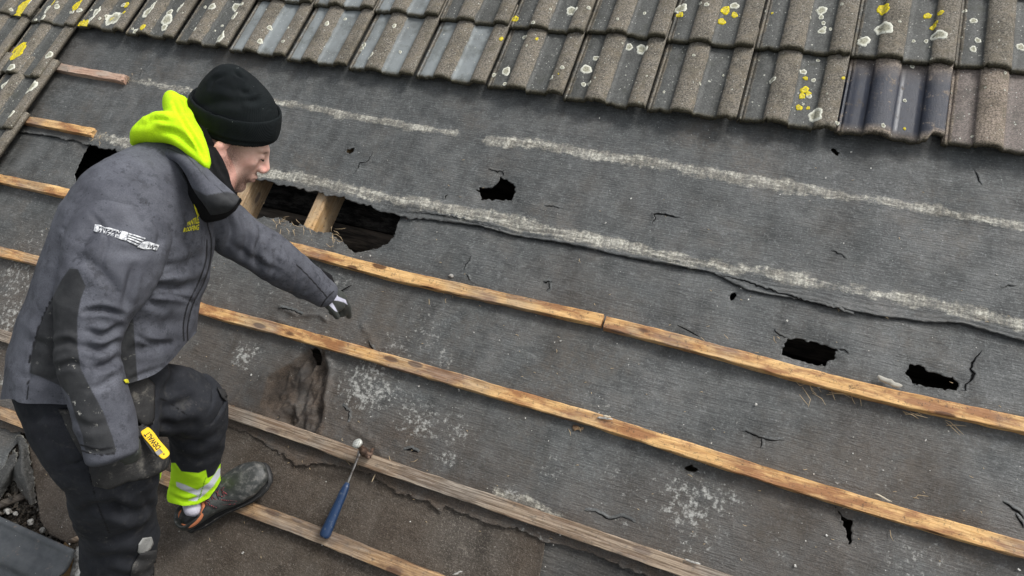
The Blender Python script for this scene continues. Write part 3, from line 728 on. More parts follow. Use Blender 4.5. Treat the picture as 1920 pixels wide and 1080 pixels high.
for c in range(1, 6):
    for k in range(-7, 16):
        if c > 3 and False: continue
        v = {4:.198,5:.19,6:.192,7:.207,8:.207,9:.212,10:.220,11:.224,12:.222}.get(k, .20)+(c-1)*GA
        me = VAR[(k*3+c) % 5]
        if c == 1 and k in (1,2,3,4): me = VDAMP_SHEEN[k % 3]
        lay(c, k, k*TW-.002+rnd.gauss(0,.0015), v+rnd.gauss(0,.002), .047, me)
vb = [-.064, -.370, -.645, -.93, -1.22, -1.51, -1.8, -2.09]
ur = [0, -.305, -.272, -.262, -.25, -.25, -.25, -.25]
for c in range(1, 8):
    for k in range(1, 6):
        lay(-c, -k, ur[c]-k*TW-.002+rnd.gauss(0,.001), vb[c], .045, VAR[(k+c*2) % 5])

# ------------------------------------------------------------------ lichen crusts on the tiles
def lichen(x, y, rp, yellow, seed):
    p = on(x, y, .058); best = None
    for key, (o, Mx) in TILES.items():
        q = Mx.inverted() @ (Vector(p)-Vector(ORIG[roof]))
        top = .385
        if 0 <= q.x < .3 and 0 <= q.y < top:
            if best is None or q.y < best[2].y: best = (o, Mx, q)
    if best is None: return
    o, Mx, q = best
    sc = np.linalg.norm(on(x+5, y, .058)-p)/5; r = np.random.default_rng(seed); R = rp*sc*.95
    nb = 26; ph = r.uniform(0, 6.28, 4); rad = [R*(1+.12*math.sin(2*a+ph[0])+.08*math.sin(3*a+ph[1])+.06*math.sin(5*a+ph[2])+.05*math.sin(8*a+ph[3])+r.normal(0,.03)) for a in np.linspace(0, 2*math.pi, nb, endpoint=False)]
    V = [(0,0)]; rr = [0]
    for f in (.35, .7, .9, 1.0):
        for j in range(nb):
            a = 2*math.pi*j/nb; V.append((rad[j]*f*math.cos(a), rad[j]*f*math.sin(a)*1.12)); rr.append(f)
    V = np.array(V)+[q.x, q.y]; rr = np.array(rr)
    z = tz(np.clip(V[:,0], .0, .298))+np.where(rr >= 1, -.0008, .0012+.0008*r.random(len(V)))
    P = np.column_stack([V[:,0], np.maximum(V[:,1], .002), z])
    F = [(0, 1+j, 1+(j+1) % nb) for j in range(nb)]
    for i in range(3): F += [(1+i*nb+j, 1+(i+1)*nb+j, 1+(i+1)*nb+(j+1) % nb, 1+i*nb+(j+1) % nb) for j in range(nb)]
    me = mesh('lichen', P, F, M['lichen_yellow'] if yellow else M['lichen_white'], True, {'rad': rr})
    l = bpy.data.objects.new('lichen', me); col.objects.link(l); l.parent = o
LW = [(86,12,8),(178,20,11),(169,32,8),(208,29,13),(275,15,12),(283,3,7),(308,31,11),(303,46,6),(251,56,7),(92,103,6),(56,161,11),(3,153,8),(22,128,7),(21,214,6),(81,34,5),(344,77,9),(412,69,11),(334,9,8),(436,31,5),(437,5,9),(396,11,7),(312,17,6),(1071,15,11),(947,127,9),(1098,122,11),(1116,100,6),(1203,82,12),(1179,77,8),(1104,151,4),(1277,7,12),(1378,3,9),(1543,11,11),(1543,52,8),(1659,50,17),(1622,71,13),(1762,64,14),(1830,30,8),(1828,86,8),(1837,69,7),(1918,82,10),(1530,212,15),(1528,141,5),(1542,24,6),(1546,36,5),(945,152,4),(678,76,5),(674,84,4),(738,46,4),(1104,17,4),(1000,45,4),(1740,70,5),(1716,70,4)]
LY = [(39,8,13),(33,22,11),(30,92,17),(34,84,9),(140,7,12),(154,42,9),(147,38,6),(964,29,7),(1006,70,3),(1275,20,7),(1361,12,10),(1354,34,8),(1378,21,7),(1659,8,13),(1744,19,8),(1766,19,6),(1753,43,6),(1758,36,4),(1511,160,9),(1506,172,7),(1518,168,6),(1500,195,7),(1513,137,5),(1517,196,4),(231,2,5),(95,2,6)]
for i, (x, y, r_) in enumerate(LW): lichen(x, y, r_, False, i)
for i, (x, y, r_) in enumerate(LY): lichen(x, y, r_, True, i+200)
r = np.random.default_rng(77)
for i in range(110):
    x = r.uniform(0, 1920); y = r.uniform(0, 30+x*.13)
    if 560 < x < 930 and r.random() < .75: continue
    lichen(x, y, abs(r.normal(1.5, 1.6))+1.3, r.random() < .12, i+400)

# ------------------------------------------------------------------ eaves bay at the lower left: torn flap, debris, loose tile
mb = MB(); mb.box((.35,-2.2,-.100), (.75,.42,.006)); mb.obj('eaves_board', [wood_mat('rotten brown board', (.20,.12,.06), (.09,.055,.03), (.12,.10,.08), .3)], label='rotten brown board at the bottom of the open eaves bay', cat='board')
def sheet3(name, rows, m, label, cat, th=.003, n=10, seed=0, amp=.003, silt=0, jag=.0015):
    """a curved sheet lofted through rows of points"""
    R = [smooth_line(r, n) for r in rows]; cols = []
    for j in range(len(R[0])): cols.append(smooth_line([q[j] for q in R], n))
    G = np.array(cols); nu, nv = G.shape[:2]; P = G.reshape(-1, 3)
    P = P+amp*np.column_stack([fbm(P, .03, seed+k, 3) for k in range(3)])
    i = np.arange(nu*nv).reshape(nu, nv); bd = np.unique(np.r_[i[0], i[-1], i[:,0], i[:,-1]])
    P[bd] += np.random.default_rng(seed).normal(0, jag, (len(bd), 3))
    F = np.stack([i[:-1,:-1], i[:-1,1:], i[1:,1:], i[1:,:-1]], -1).reshape(-1, 4)
    z = np.zeros(len(P)); e = z.copy(); e[bd] = 1
    o = obj(name, P, F, m, label=label, cat=cat, attrs=dict(pale=e*.9, palemask=e*.8, speck=z+.1, silt=z+silt, wet_silt=z), kind=None)
    s = o.modifiers.new('thickness', 'SOLIDIFY'); s.thickness = th; s.offset = 0
    return o
def pn(x, y, n): return on(x, y, n)
sheet3('felt_flap', [[pn(28,818,.004), pn(38,815,.006), pn(50,822,.004)], [pn(38,850,.0), pn(42,855,.03), pn(56,860,.0)], [pn(20,880,-.02), pn(40,885,.035), pn(62,890,-.004)], [pn(34,912,-.02), pn(50,915,.02), pn(66,915,-.004)], [pn(56,942,-.02), pn(60,945,.0), pn(68,940,-.01)]], M['felt_rib'],
       'curled black flap of torn felt with a pale frayed edge at the eaves bay', 'felt flap', seed=3, amp=.006, jag=.0025)
sheet3('felt_flap', [[pn(-30,905,-.01), pn(0,882,.0), pn(30,840,.003)], [pn(-30,930,-.02), pn(5,900,.012), pn(34,862,.004)], [pn(-30,965,-.055), pn(5,928,-.03), pn(28,885,-.03)]], M['felt_rib'],
       'smaller dark felt flap hanging into the eaves bay at the photo edge', 'felt flap', seed=5, amp=.007, jag=.0025)
V = [(x+rnd.gauss(0,1), y, ) for x, y in ()]
mb = MB(); mb.box(on(0,948,-.05), (.13,.012,.010), np.array([[.8,.6,0],[-.6,.8,0],[0,0,1]]), jit=.001)
mb.obj('timber_offcut', [M['wood_dark']], label='dark timber edge crossing the open eaves bay', cat='timber')
# rubble: mortar crumbs, twigs and plaster bits
m, n = mat('mixed debris', .9); vv = n.coord()
n.color(n.mx(n.ramp(n.noise(vv, 60, 4, .8), .38, .62), (.022,.019,.015), n.mx(n.ramp(n.noise(vv, 23, 2), .52, .62), (.085,.068,.05), (.32,.30,.26)))); M['rubble'] = m
mb = MB(); r = np.random.default_rng(11)
for i in range(2600):
    x, y = r.uniform(-40, 170), r.uniform(880, 1060)
    p = on(x, y, -.088+abs(r.normal(0, .016))); s = abs(r.normal(.0014, .0022))+.0008
    A = np.array(Matrix.Rotation(r.uniform(0,6), 3, 'X') @ Matrix.Rotation(r.uniform(0,6), 3, 'Z'))
    mb.box(p, (s*r.uniform(.6,3.6), s, s*.6), A, jit=s*.3)
mb.obj('debris', [M['rubble']], label='crumbs of mortar, moss and plaster lying in the open eaves bay', cat='debris', kind='stuff', smooth=False)
m, n = mat('white plaster', .9); n.color(n.mx(n.ramp(n.noise(n.coord(), 40, 5, .75), .35, .6), (.16,.15,.13), (.62,.61,.57))); M['plaster'] = m
for i, (x, y, s, lab) in enumerate([(14,958,.011,'white plaster lump at the left edge of the eaves debris'),(29,963,.008,'small white plaster crumb beside the bigger lump'),(57,978,.010,'pale mortar crumb in the middle of the eaves debris'),(80,994,.009,'grey white crumb where the loose tile meets the brown felt')]):
    P = r.normal(0, 1, (40, 3)); P /= np.linalg.norm(P, axis=1)[:,None]; 
    import bmesh
    bm = bmesh.new(); bmesh.ops.create_icosphere(bm, subdivisions=3, radius=1); V = np.array([v.co for v in bm.verts]); F = [[v.index for v in f.verts] for f in bm.faces]; bm.free()
    V = V*(1+.45*fbm(V, .9, i*3, 3))[:,None]*[1.3,1,.7]*s
    obj('plaster_lump', V+on(x, y, -.06), F, M['plaster'], label=lab, cat='plaster', group='plaster bits in the eaves bay', smooth=False)
mb = MB(); c = on(152, 1060, -.02); mb.box(c, (.028,.055,.006), np.array([[.95,.3,0],[-.3,.95,0],[0,0,1]]), jit=.002)
mb.obj('plaster_board_piece', [M['plaster']], label='white stained board piece between the loose tile and the trouser leg', cat='board')
mb = MB(); c = on(150, 1008, -.006); mb.box(c, (.035,.008,.007), np.array([[.8,.6,0],[-.6,.8,0],[0,0,1]]), jit=.0015)
mb.obj('wood_offcut', [M['wood_brown']], label='brown wood offcut poking out under the brown felt beside the trouser leg', cat='wood offcut')
# loose tile / eaves tray lying on its face
cx_, cy_ = on(140,1030,.01)[:2], on(0,968,.01)[:2]
ax = np.r_[cx_-cy_, 0]; ax /= np.linalg.norm(ax); ay = np.array([ax[1], -ax[0], 0])
if ay[1] > 0: ay = -ay
p0 = np.r_[on(145,1030,.012)[:2], .012]
X, Y = np.meshgrid(np.linspace(0, .52, 60), np.linspace(0, .34, 50))
Z = .006*np.exp(-((Y-.012)/.007)**2)+.018/(1+np.exp(-(Y-.072)/.004))-.016/(1+np.exp(-(Y-.125)/.004))+.018/(1+np.exp(-(Y-.175)/.005))+.004*(np.abs(Y-.05) < .006)*(X > .07)*(X < .2)
P = p0-X[...,None]*ax+Y[...,None]*ay; P[...,2] += Z+.012-.03*Y; P = P.reshape(-1, 3)
P[:,2] += .0012*fbm(P, .05, 3, 3)
i = np.arange(3000).reshape(50, 60); F = np.stack([i[:-1,:-1], i[:-1,1:], i[1:,1:], i[1:,:-1]], -1).reshape(-1, 4)
m, n = mat('dark slate grey tray', spec=.45); vv = n.coord()
c = n.mx(n.ramp(n.noise(vv, 9, 5, .7), .3, .7), (.045,.05,.055), (.09,.096,.10)); c = n.mx(n.ramp(n.noise(vv, 30, 5, .75), .58, .68), c, (.16,.13,.11)); c = n.mx(n.mul(n.ramp(n.voro(vv, 55), .06, .1, 1, 0), n.ramp(n.noise(vv, 20), .48, .55)), c, (.5,.5,.46))
n.color(c); n.rough(n.ramp(n.noise(vv, 8), .3, .7, .35, .7)); n.bump(n.noise(vv, 120, 4), .5, .002)
o = obj('loose_tile', P, F, m, label='dark slate grey loose tile lying face down in the bottom left corner', cat='roof tile'); s = o.modifiers.new('thickness', 'SOLIDIFY'); s.thickness = .012; s.offset = -1

# ------------------------------------------------------------------ splinters, chips, twigs
def stick(name, a, b, ra, n0, m, label, cat, ends=.4, bend=0, flat=.5, group=None):
    A = on(*a, n0); B = on(*b, n0+rnd.uniform(-.001, .003)); t = np.linspace(0, 1, 7)[:,None]
    P = A+(B-A)*t; P[:,1] += bend*np.sin(math.pi*t[:,0]); P += np.array([[rnd.gauss(0, ra*.25) for _ in range(3)] for _ in range(7)])
    rr = ra*np.array([ends, .9, 1, 1.05, .95, .8, ends*.6]); mb = MB(); mb.tube(P, rr, 7, flat=flat); return mb.obj(name, [m], label=label, cat=cat, group=group)
stick('wood_chip', (1646,706), (1693,726), .008, .010, M['chip'], 'pale grey wood chip resting against the batten left of the rightmost hole', 'wood chip')
stick('splinter', (1119,783), (1148,786), .0035, .030, M['plaster'], 'short white splinter lying on the long batten', 'splinter')
stick('splinter', (1130,779), (1146,782), .0025, .031, M['straw'], 'thin tan splinter crossing the white one on the long batten', 'splinter')
stick('splinter', (1284,1049), (1313,1057), .003, .030, M['plaster'], 'white splinter on the weathered batten at the bottom edge', 'splinter')
stick('splinter', (848,1078), (867,1071), .003, .005, M['plaster'], 'white splinter on the brown felt at the bottom edge', 'splinter')
stick('twig', (1270,609), (1313,632), .0022, .006, M['crack_shade_twig'], 'thin dark twig above the batten right of the butt joint', 'twig')
stick('splinter', (1640,925), (1672,941), .002, .029, M['straw'], 'long straw coloured splinter lifting from the top edge of the long batten', 'splinter')
stick('splinter', (704,889), (696,904), .002, .004, M['straw'], 'short reddish splinter hanging below the weathered batten right of the hammer', 'splinter')
stick('splinter', (842,516), (850,519), .006, .004, M['plaster'], 'small white chip above the batten in the centre', 'wood chip')
stick('twig', (633,549), (660,534), .0022, .006, M['crack_shade_twig'], 'dark twig just right of the pointing hand', 'twig')
stick('wood_chip', (432,763), (441,769), .008, .006, M['wood_brown'], 'rounded brown wood chip above the weathered batten beside the knee', 'wood chip')
stick('leaf_bit', (1073,801), (1083,803), .008, .002, M['wood_brown'], 'brown dead leaf bit under the long batten', 'leaf bit')
stick('leaf_bit', (1085,806), (1093,804), .006, .002, M['wood_brown'], 'second brown leaf bit just right of the first', 'leaf bit')
mb = MB(); r = np.random.default_rng(5)
def straw_at(x, y, l, n0=.003, up=.01):
    p = on(x, y, n0); a = r.uniform(-1.2, .6); q = p+np.array([math.cos(a)*l, math.sin(a)*l, r.uniform(0, up)]); m_ = (p+q)/2+r.normal(0, l*.12, 3); m_[2] = max(m_[2], n0)
    mb.tube([p, m_, q], [.0007,.0009,.0004], 4)
for cx0, cy0, sx, sy, k, l in ((525,418,16,6,16,.025),(628,441,10,8,14,.022),(575,424,20,4,6,.02),(1530,722,40,8,8,.04),(1580,738,30,6,6,.03),(1700,770,12,10,8,.02),(1810,786,40,8,8,.03),(870,548,60,10,5,.012),(1330,640,60,12,6,.015),(172,252,14,6,8,.02),(236,146,10,6,8,.015),(700,860,50,14,8,.015),(1180,800,60,10,6,.015),(1650,940,60,18,10,.02)):
    for _ in range(k): straw_at(r.normal(cx0, sx), r.normal(cy0, sy), abs(r.normal(l, l*.4))+.005)
for x, y in (((r.uniform(0, 1900)), r.uniform(300, 1070)) for _ in range(160)): straw_at(x, y, abs(r.normal(.004, .004))+.002, .001, .002)
mb.obj('straw_splinters', [M['straw']], label='loose straw coloured splinters scattered over the felt and battens', cat='splinters', kind='stuff')
# white grains and grit scattered over the felt
mb = MB()
for _ in range(380):
    x, y = r.uniform(0, 1920), r.uniform(100, 1080); s = abs(r.normal(.0003, .0006))+.0004
    if y < 60+x*.13: continue
    p = on(x, y, .0012)
    if any(inside(p[None,:2], hh_)[0] for hh_ in (H_BIG, H_TWO, H_THREE, H_FOUR, H_SIX)): continue
    mb.box(p, (s*1.4, s, s*.6), np.array(Matrix.Rotation(r.uniform(0, 6), 3, 'Z')), jit=s*.3)
mb.obj('grit', [M['plaster']], label='pale grains of grit scattered over the felt', cat='grit', kind='stuff', smooth=False)

# ------------------------------------------------------------------ claw hammer
HAM = empty('hammer', on(640, 925, .03), 'blue handled claw hammer lying across the two lowest battens', 'hammer')
m, n = mat('blue rubber grip', .42, spec=.5); vv = n.coord(); n.color(n.mx(n.mul(n.ramp(n.noise(vv, 90, 4, .7), .55, .72), .6), n.mx(n.noise(vv, 15), (.007,.022,.062), (.012,.036,.092)), (.16,.18,.2))); n.bump(n.noise(vv, 150, 3), .3, .001); M['grip'] = m
m, n = mat('worn steel', .32, spec=.5, metal=1); n.color(n.mx(n.ramp(n.noise(n.coord(), 60, 5), .4, .65), (.42,.40,.37), (.15,.12,.10))); M['hsteel'] = m
m, n = mat('rusty hammer head', .65, spec=.4, metal=.5); n.color(n.mx(n.ramp(n.noise(n.coord(), 90, 5), .38, .62), (.06,.038,.028), (.14,.09,.065))); M['hrust'] = m
m, n = mat('bright struck face', .5, spec=.6, metal=.3); n.color(n.mx(n.ramp(n.noise(n.coord(), 160, 5), .4, .6), (.62,.64,.60), (.38,.38,.34))); M['hface'] = m
a = on(607, 1008, .046); b = on(652, 905, .048); c = on(676, 846, .050)
ax = (b-a)/np.linalg.norm(b-a); side = np.cross([0,0,1], ax)
def flatten_tube(pts, rx, rz, n=16, mats=0, name='x', m=None, ridge=0, parent=None):
    mb = MB(); V = []; pts = np.asarray(pts)
    for p, x, z in zip(pts, rx, rz):
        for k in range(n):
            w = 2*math.pi*k/n; V.append(p+side*x*math.cos(w)*(1+ridge*math.cos(4*w))+np.array([0,0,1])*z*math.sin(w))
    F = [(i*n+k, (i+1)*n+k, (i+1)*n+(k+1) % n, i*n+(k+1) % n) for i in range(len(pts)-1) for k in range(n)]+[tuple(range(n)), tuple((len(pts)-1)*n+k for k in range(n))[::-1]]
    mb.add(V, F); return mb.obj(name, [m], parent=parent)
t = np.array([0,.02,.06,.12,.25,.45,.65,.8,.92,1.0]); P = a+(b-a)*t[:,None]
flatten_tube(P, 1.06*np.array([.010,.0145,.0165,.0165,.0155,.0140,.0125,.0125,.0100,.0060]), np.array([.008,.012,.0135,.0135,.0130,.0120,.011,.0115,.009,.005]), name='grip', m=M['grip'], ridge=-.06, parent=HAM)
P = b+(c-b)*np.linspace(-.1, 1, 8)[:,None]
flatten_tube(P, np.array([.004,.004,.0036,.0036,.004,.0045,.006,.009]), np.array([.0035,.0032,.003,.003,.0032,.004,.006,.008]), name='shaft', m=M['hsteel'], parent=HAM)
# head: its struck face is turned up towards the viewer, the claw runs down to the right
hd = at(669, 831, 1)-CAM_C; f0 = on(669, 830, .088); c0 = on(682, 846, .050)
d = f0-c0; d /= np.linalg.norm(d)
mb = MB(); P = [c0-d*.012, c0+d*.004, c0+d*.012, f0-d*.010, f0-d*.008]; mb.tube(P, [.013,.0135,.009,.009,.0145], 16)
mb.obj('head', [M['hrust']], parent=HAM)
mb = MB(); mb.tube([f0-d*.008, f0-d*.001, f0+d*.001], [.0155,.0155,.0140], 24, m=0); mb.obj('striking_face', [M['hface']], parent=HAM)
for s_ in (-1, 1):
    e = on(699, 848, .016); mb = MB(); P = smooth_line([c0-d*.004, c0+[.022,-.008,-.004]+ax*s_*.004, e+ax*s_*.008+[0,0,.012], e+ax*s_*.011], 5)
    mb.tube(P, np.linspace(.0095, .0022, len(P)), 10, flat=.75); mb.obj('claw', [M['hrust']], parent=HAM)
# ------------------------------------------------------------------ the man: implicit surfaces turned into meshes
def vframe(x, y):
    d = np.array([(x-960)/CAM_F, (y-540)/CAM_F, 1.0])@CAM_R; r_ = d/np.linalg.norm(d)
    h = CAM_R[0]-(CAM_R[0]@r_)*r_; h /= np.linalg.norm(h); v = np.cross(r_, h)
    if v@CAM_R[1] < 0: v = -v
    return h, v, r_
class Vol:
    def __init__(s, lo, hi, h):
        s.lo = np.array(lo, float)-.03; s.h = h; s.n = np.ceil((np.array(hi)+.03-s.lo)/h).astype(int)+1
        s.D = np.full(s.n, .05, np.float32)
    def sub(s, lo, hi):
        a = np.clip(np.floor((lo-s.lo)/s.h).astype(int), 0, s.n-1); b = np.clip(np.ceil((hi-s.lo)/s.h).astype(int)+1, 1, s.n)
        g = [s.lo[k]+s.h*np.arange(a[k], b[k]) for k in range(3)]
        P = np.stack(np.meshgrid(*g, indexing='ij'), -1); return tuple(slice(a[k], b[k]) for k in range(3)), P
    def mix(s, sl, d, k, op='add'):
        D = s.D[sl]
        if op == 'cut': d = -d; h = np.clip(.5-.5*(d-D)/k, 0, 1); s.D[sl] = d*(1-h)+D*h+k*h*(1-h)   # smooth max(D, -d)
        else: h = np.clip(.5+.5*(d-D)/k, 0, 1); s.D[sl] = d*(1-h)+D*h-k*h*(1-h)
    def sweep(s, st, k=.01, op='add', cap=1.0, n=0):
        """st: rows of (centre, ra, rb, a-direction)"""
        if n:
            arr = np.array([np.r_[c, ra, rb, a] for c, ra, rb, a in st]); arr = smooth_line(arr, n); st = [(q[:3], q[3], q[4], q[5:8]) for q in arr]
        C_ = np.array([q[0] for q in st]); R_ = max(max(q[1], q[2]) for q in st)+.03
        sl, P = s.sub(C_.min(0)-R_, C_.max(0)+R_); sh = P.shape[:3]; Q = P.reshape(-1, 3); best = np.full(len(Q), 1.0)
        for (c0, a0, b0, v0), (c1, a1, b1, v1) in zip(st[:-1], st[1:]):
            ax = c1-c0; L = np.linalg.norm(ax); t_ = ax/L
            R1 = max(a0, b0, a1, b1)+.028
            lo = np.minimum(c0, c1)-R1; hi = np.maximum(c0, c1)+R1
            m_ = ((Q > lo)&(Q < hi)).all(1); q = Q[m_]-c0
            tt = q@t_/L; tc = np.clip(tt, 0, 1); va = v0+(v1-v0)*.5; va = va-(va@t_)*t_; va = va/np.linalg.norm(va); vb_ = np.cross(t_, va)
            ra = a0+(a1-a0)*tc; rb = b0+(b1-b0)*tc; x = q@va/ra; y = q@vb_/rb; z = (tt-tc)*L/(np.minimum(ra, rb)*cap)
            d = (np.sqrt(x*x+y*y+z*z)-1)*np.minimum(ra, rb)
            best[m_] = np.minimum(best[m_], d)
        s.mix(sl, best.reshape(sh).astype(np.float32), k, op)
    def ell(s, c, r_, A=None, k=.01, op='add'):
        r_ = np.array(r_, float); c = np.asarray(c, float); R_ = r_.max()+.03; sl, P = s.sub(c-R_, c+R_)
        A = np.eye(3) if A is None else A; q = ((P-c)@A.T)/r_
        s.mix(sl, ((np.sqrt((q*q).sum(-1))-1)*r_.min()).astype(np.float32), k, op)
    def fn(s, f, k=.01, op='add'):
        sl, P = s.sub(s.lo, s.lo+s.h*s.n); s.mix(sl, f(P).astype(np.float32), k, op)
    def net(s):
        D = s.D; ins = D < 0; nx, ny, nz = D.shape
        cnt = np.zeros((nx-1, ny-1, nz-1), np.int8)
        for a in (0,1):
            for b in (0,1):
                for c in (0,1): cnt += ins[a:nx-1+a, b:ny-1+b, c:nz-1+c]
        cells = np.argwhere((cnt > 0)&(cnt < 8)); cid = -np.ones(cnt.shape, np.int64); cid[tuple(cells.T)] = np.arange(len(cells))
        acc = np.zeros((len(cells), 3)); w = np.zeros(len(cells))
        cor = [(a,b,c) for a in (0,1) for b in (0,1) for c in (0,1)]
        for p in cor:
            for ax in range(3):
                if p[ax]: continue
                q = list(p); q[ax] = 1; ip = tuple((cells+p).T); iq = tuple((cells+q).T); dp, dq = D[ip], D[iq]; m_ = (dp < 0) != (dq < 0)
                t_ = np.where(m_, dp/np.where(m_, dp-dq, 1), 0); pt = np.array(p)+t_[:,None]*(np.array(q)-np.array(p))
                acc += pt*m_[:,None]; w += m_
        V = s.lo+s.h*(cells+acc/w[:,None]); F = []
        for ax in range(3):
            u, v = (ax+1) % 3, (ax+2) % 3; a = np.moveaxis(ins, [ax,u,v], [0,1,2]); c = np.moveaxis(cid, [ax,u,v], [0,1,2])
            x = a[:-1,1:-1,1:-1]; y = a[1:,1:-1,1:-1]
            for flip, m_ in ((0, x&~y), (1, ~x&y)):
                i, j, k_ = np.where(m_); j = j+1; k_ = k_+1
                q = np.stack([c[i,j-1,k_-1], c[i,j,k_-1], c[i,j,k_], c[i,j-1,k_]], -1)
                if flip: q = q[:, ::-1]
                F.append(q)
        F = np.vstack(F); F = F[(F >= 0).all(1)]; return V, F
def normals(V, F):
    n = np.cross(V[F[:,2]]-V[F[:,0]], V[F[:,3]]-V[F[:,1]]); N_ = np.zeros_like(V)
    for k in range(4): np.add.at(N_, F[:,k], n)
    return N_/(np.linalg.norm(N_, axis=1)[:,None]+1e-12)
def relax(V, F, it=2, lam=.5):
    E = np.vstack([F[:,[0,1]], F[:,[1,2]], F[:,[2,3]], F[:,[3,0]]]); deg = np.bincount(E.ravel(), minlength=len(V))[:,None]
    for _ in range(it):
        S = np.zeros_like(V)
        for k in range(3): S[:,k] = np.bincount(E[:,0], V[E[:,1],k], len(V))+np.bincount(E[:,1], V[E[:,0],k], len(V))
        V = V+lam*(S/deg-V)
    return V
def crease(V, Nn, lines):
    X = px(V); face = ((CAM_C-V)*Nn).sum(1) > 0; out = np.zeros(len(V))
    for pl, w, dep in lines:
        pl = smooth_line(np.array(pl, float), 5); lo, hi = pl.min(0)-4*w, pl.max(0)+4*w
        k = np.where(face&(X > lo).all(1)&(X < hi).all(1))[0]
        if not len(k): continue
        d, arc, _ = seg_dist(X[k], pl); L = np.hypot(*np.diff(pl, axis=0).T).sum(); tp = np.sin(np.clip(arc/L, .04, .96)*math.pi)**.5
        out[k] += tp*(-dep*np.exp(-(d/w)**2)+.45*dep*np.exp(-((d-2.0*w)/(w*1.2))**2))
    return out
def cloth(name, vol, m, parent, it=2, noise=((.05,.003),), lines=(), attrs=None, stretch=(1,1,1), seed=0, cutpx=None, edge=None):
    V, F = vol.net(); V = relax(V, F, it); Nn = normals(V, F)
    if np.einsum('ij,ij->i', Nn, V-V.mean(0)).mean() < 0: F = F[:, ::-1]; Nn = -Nn
    d = crease(V, Nn, lines)
    for s_, a_ in noise:
        q = V+.35*s_*np.column_stack([vnoise(V, s_*1.7, seed+40+k) for k in range(3)])
        nn = vnoise(q*np.array(stretch), s_, seed); d += a_*(1-2*np.abs(nn))*.6+a_*.6*vnoise(q, s_*1.3, seed+7)
    V = V+Nn*d[:,None]; V = relax(V, F, 1, .3)
    if cutpx is not None:
        keep = ~cutpx(px(V[F].mean(1)), V[F].mean(1)); kv = np.zeros(len(V), bool); dv = kv.copy(); kv[F[keep].ravel()] = True; dv[F[~keep].ravel()] = True
        if edge is not None:
            b = np.where(kv&dv)[0]; Xb = px(V[b]); d_, _, q_ = seg_dist(Xb, np.asarray(edge, float)); ok_ = d_ < 9; b = b[ok_]; dz = ((V[b]-CAM_C)@CAM_R[2])/CAM_F
            mv = (q_[ok_]-Xb[ok_])*dz[:,None]; V[b] += mv[:,:1]*CAM_R[0]+mv[:,1:]*CAM_R[1]
        F = F[keep]; used = np.unique(F); rm = -np.ones(len(V), int); rm[used] = np.arange(len(used)); V = V[used]; F = rm[F]
    X = px(V); A = {k: f(X, V) for k, f in (attrs or {}).items()}
    o = obj(name, V, F, m, parent=parent, attrs=A); return o
def S(x, y, d, wpx, rb, a=None):
    """station: centre, half width across the picture, half depth"""
    h, v, r_ = vframe(x, y); k = d/CAM_F*(h@CAM_R[0])
    return (at(x, y, d), wpx/2*k, rb, h if a is None else a)
def chain(*rows):
    """stations whose width direction lies across the limb in the picture"""
    out = []
    for i, q in enumerate(rows):
        a = rows[max(i-1, 0)]; b = rows[min(i+1, len(rows)-1)]; t_ = at(*b[:3])-at(*a[:3]); h, v, r_ = vframe(q[0], q[1])
        w = np.cross(t_, r_); w /= np.linalg.norm(w); k = q[2]/CAM_F*(.93 if q[0] < 500 else .97)
        out.append((at(*q[:3]), q[3]/2*k, q[4], w))
    return out

# fabrics
def fabric(name, c1, c2, rough_=.85, spots=0, weave=900, dust=0.0, spec=.3, dirt=(.3,.28,.24), wet=0.0):
    m, n = mat(name, rough_, spec=spec); v = n.coord()
    c = n.mx(n.ramp(n.noise(v, 11, 5, .65), .3, .7), c1, c2)
    c = n.mx(n.mul(n.ramp(n.noise(v, 380, 2, .6), .3, .7), .35), c, tuple(x*.5 for x in c1))
    if dust:
        c = n.mx(n.mul(n.ramp(n.noise(v, 26, 6, .78), .52, .72), dust), c, dirt)
        c = n.mx(n.mul(n.ramp(n.noise(v, 75, 3, .7), .69, .73), min(1, dust*1.8)), c, (.5,.48,.42))
    if wet:
        a = n.ramp(n.noise(v, 48, 6, .75), .50, .60, 0, .9); b = n.ramp(n.noise(v, 8, 3, .6), .36, .60)
        c = n.mx(n.mul(n.mul(a, b), .62*wet), c, tuple(x*.33 for x in c1))
        w = n.voro(n.coord((1,1,1)), 62); c = n.mx(n.mul(n.ramp(w, .06, .15, 1, 0), .5*wet), c, tuple(x*.22 for x in c1))
    n.rough(n.ramp(n.noise(v, 30, 4), .3, .7, rough_-.12, min(1, rough_+.1)))
    n.bump(n.math('ADD', n.mul(n.noise(v, 420, 2), .5), n.mul(n.noise(v, 45, 4, .6), .8)), .45, .0016)
    return m, n, c
m, n, c = fabric('dark grey softshell', (.062,.065,.079), (.112,.117,.138), .8, wet=1.0, spec=.3)
pd_ = n.ramp(n.attr('panel'), -.6, .6)
c = n.mx(pd_, c, n.mx(n.ramp(n.noise(n.coord(), 20, 5, .7), .35, .65), (.020,.021,.023), (.036,.037,.039)))
c = n.mx(n.mul(n.mul(pd_, n.attr('dusty')), n.ramp(n.noise(n.coord(), 52, 5, .75), .60, .68)), c, (.42,.41,.37))
c = n.mx(n.ramp(n.attr('seam'), .2, .8), c, (.012,.012,.014)); n.color(c); M['shell'] = m
m, n, c = fabric('black work trousers', (.0135,.015,.019), (.027,.029,.035), .9, dust=.10, spec=.25)
hv = n.ramp(n.attr('hivis'), -.5, .5); sv = n.ramp(n.attr('silver'), -.5, .5)
c = n.mx(hv, c, n.mx(n.noise(n.coord(), 25, 4), (.42,.78,.01), (.56,.92,.02))); c = n.mx(sv, c, (.62,.64,.66))
c = n.mx(n.ramp(n.attr('seam'), .2, .8), c, n.mx(hv, (.005,.005,.006), (.20,.42,.01)))
n.color(c); M['trouser'] = m
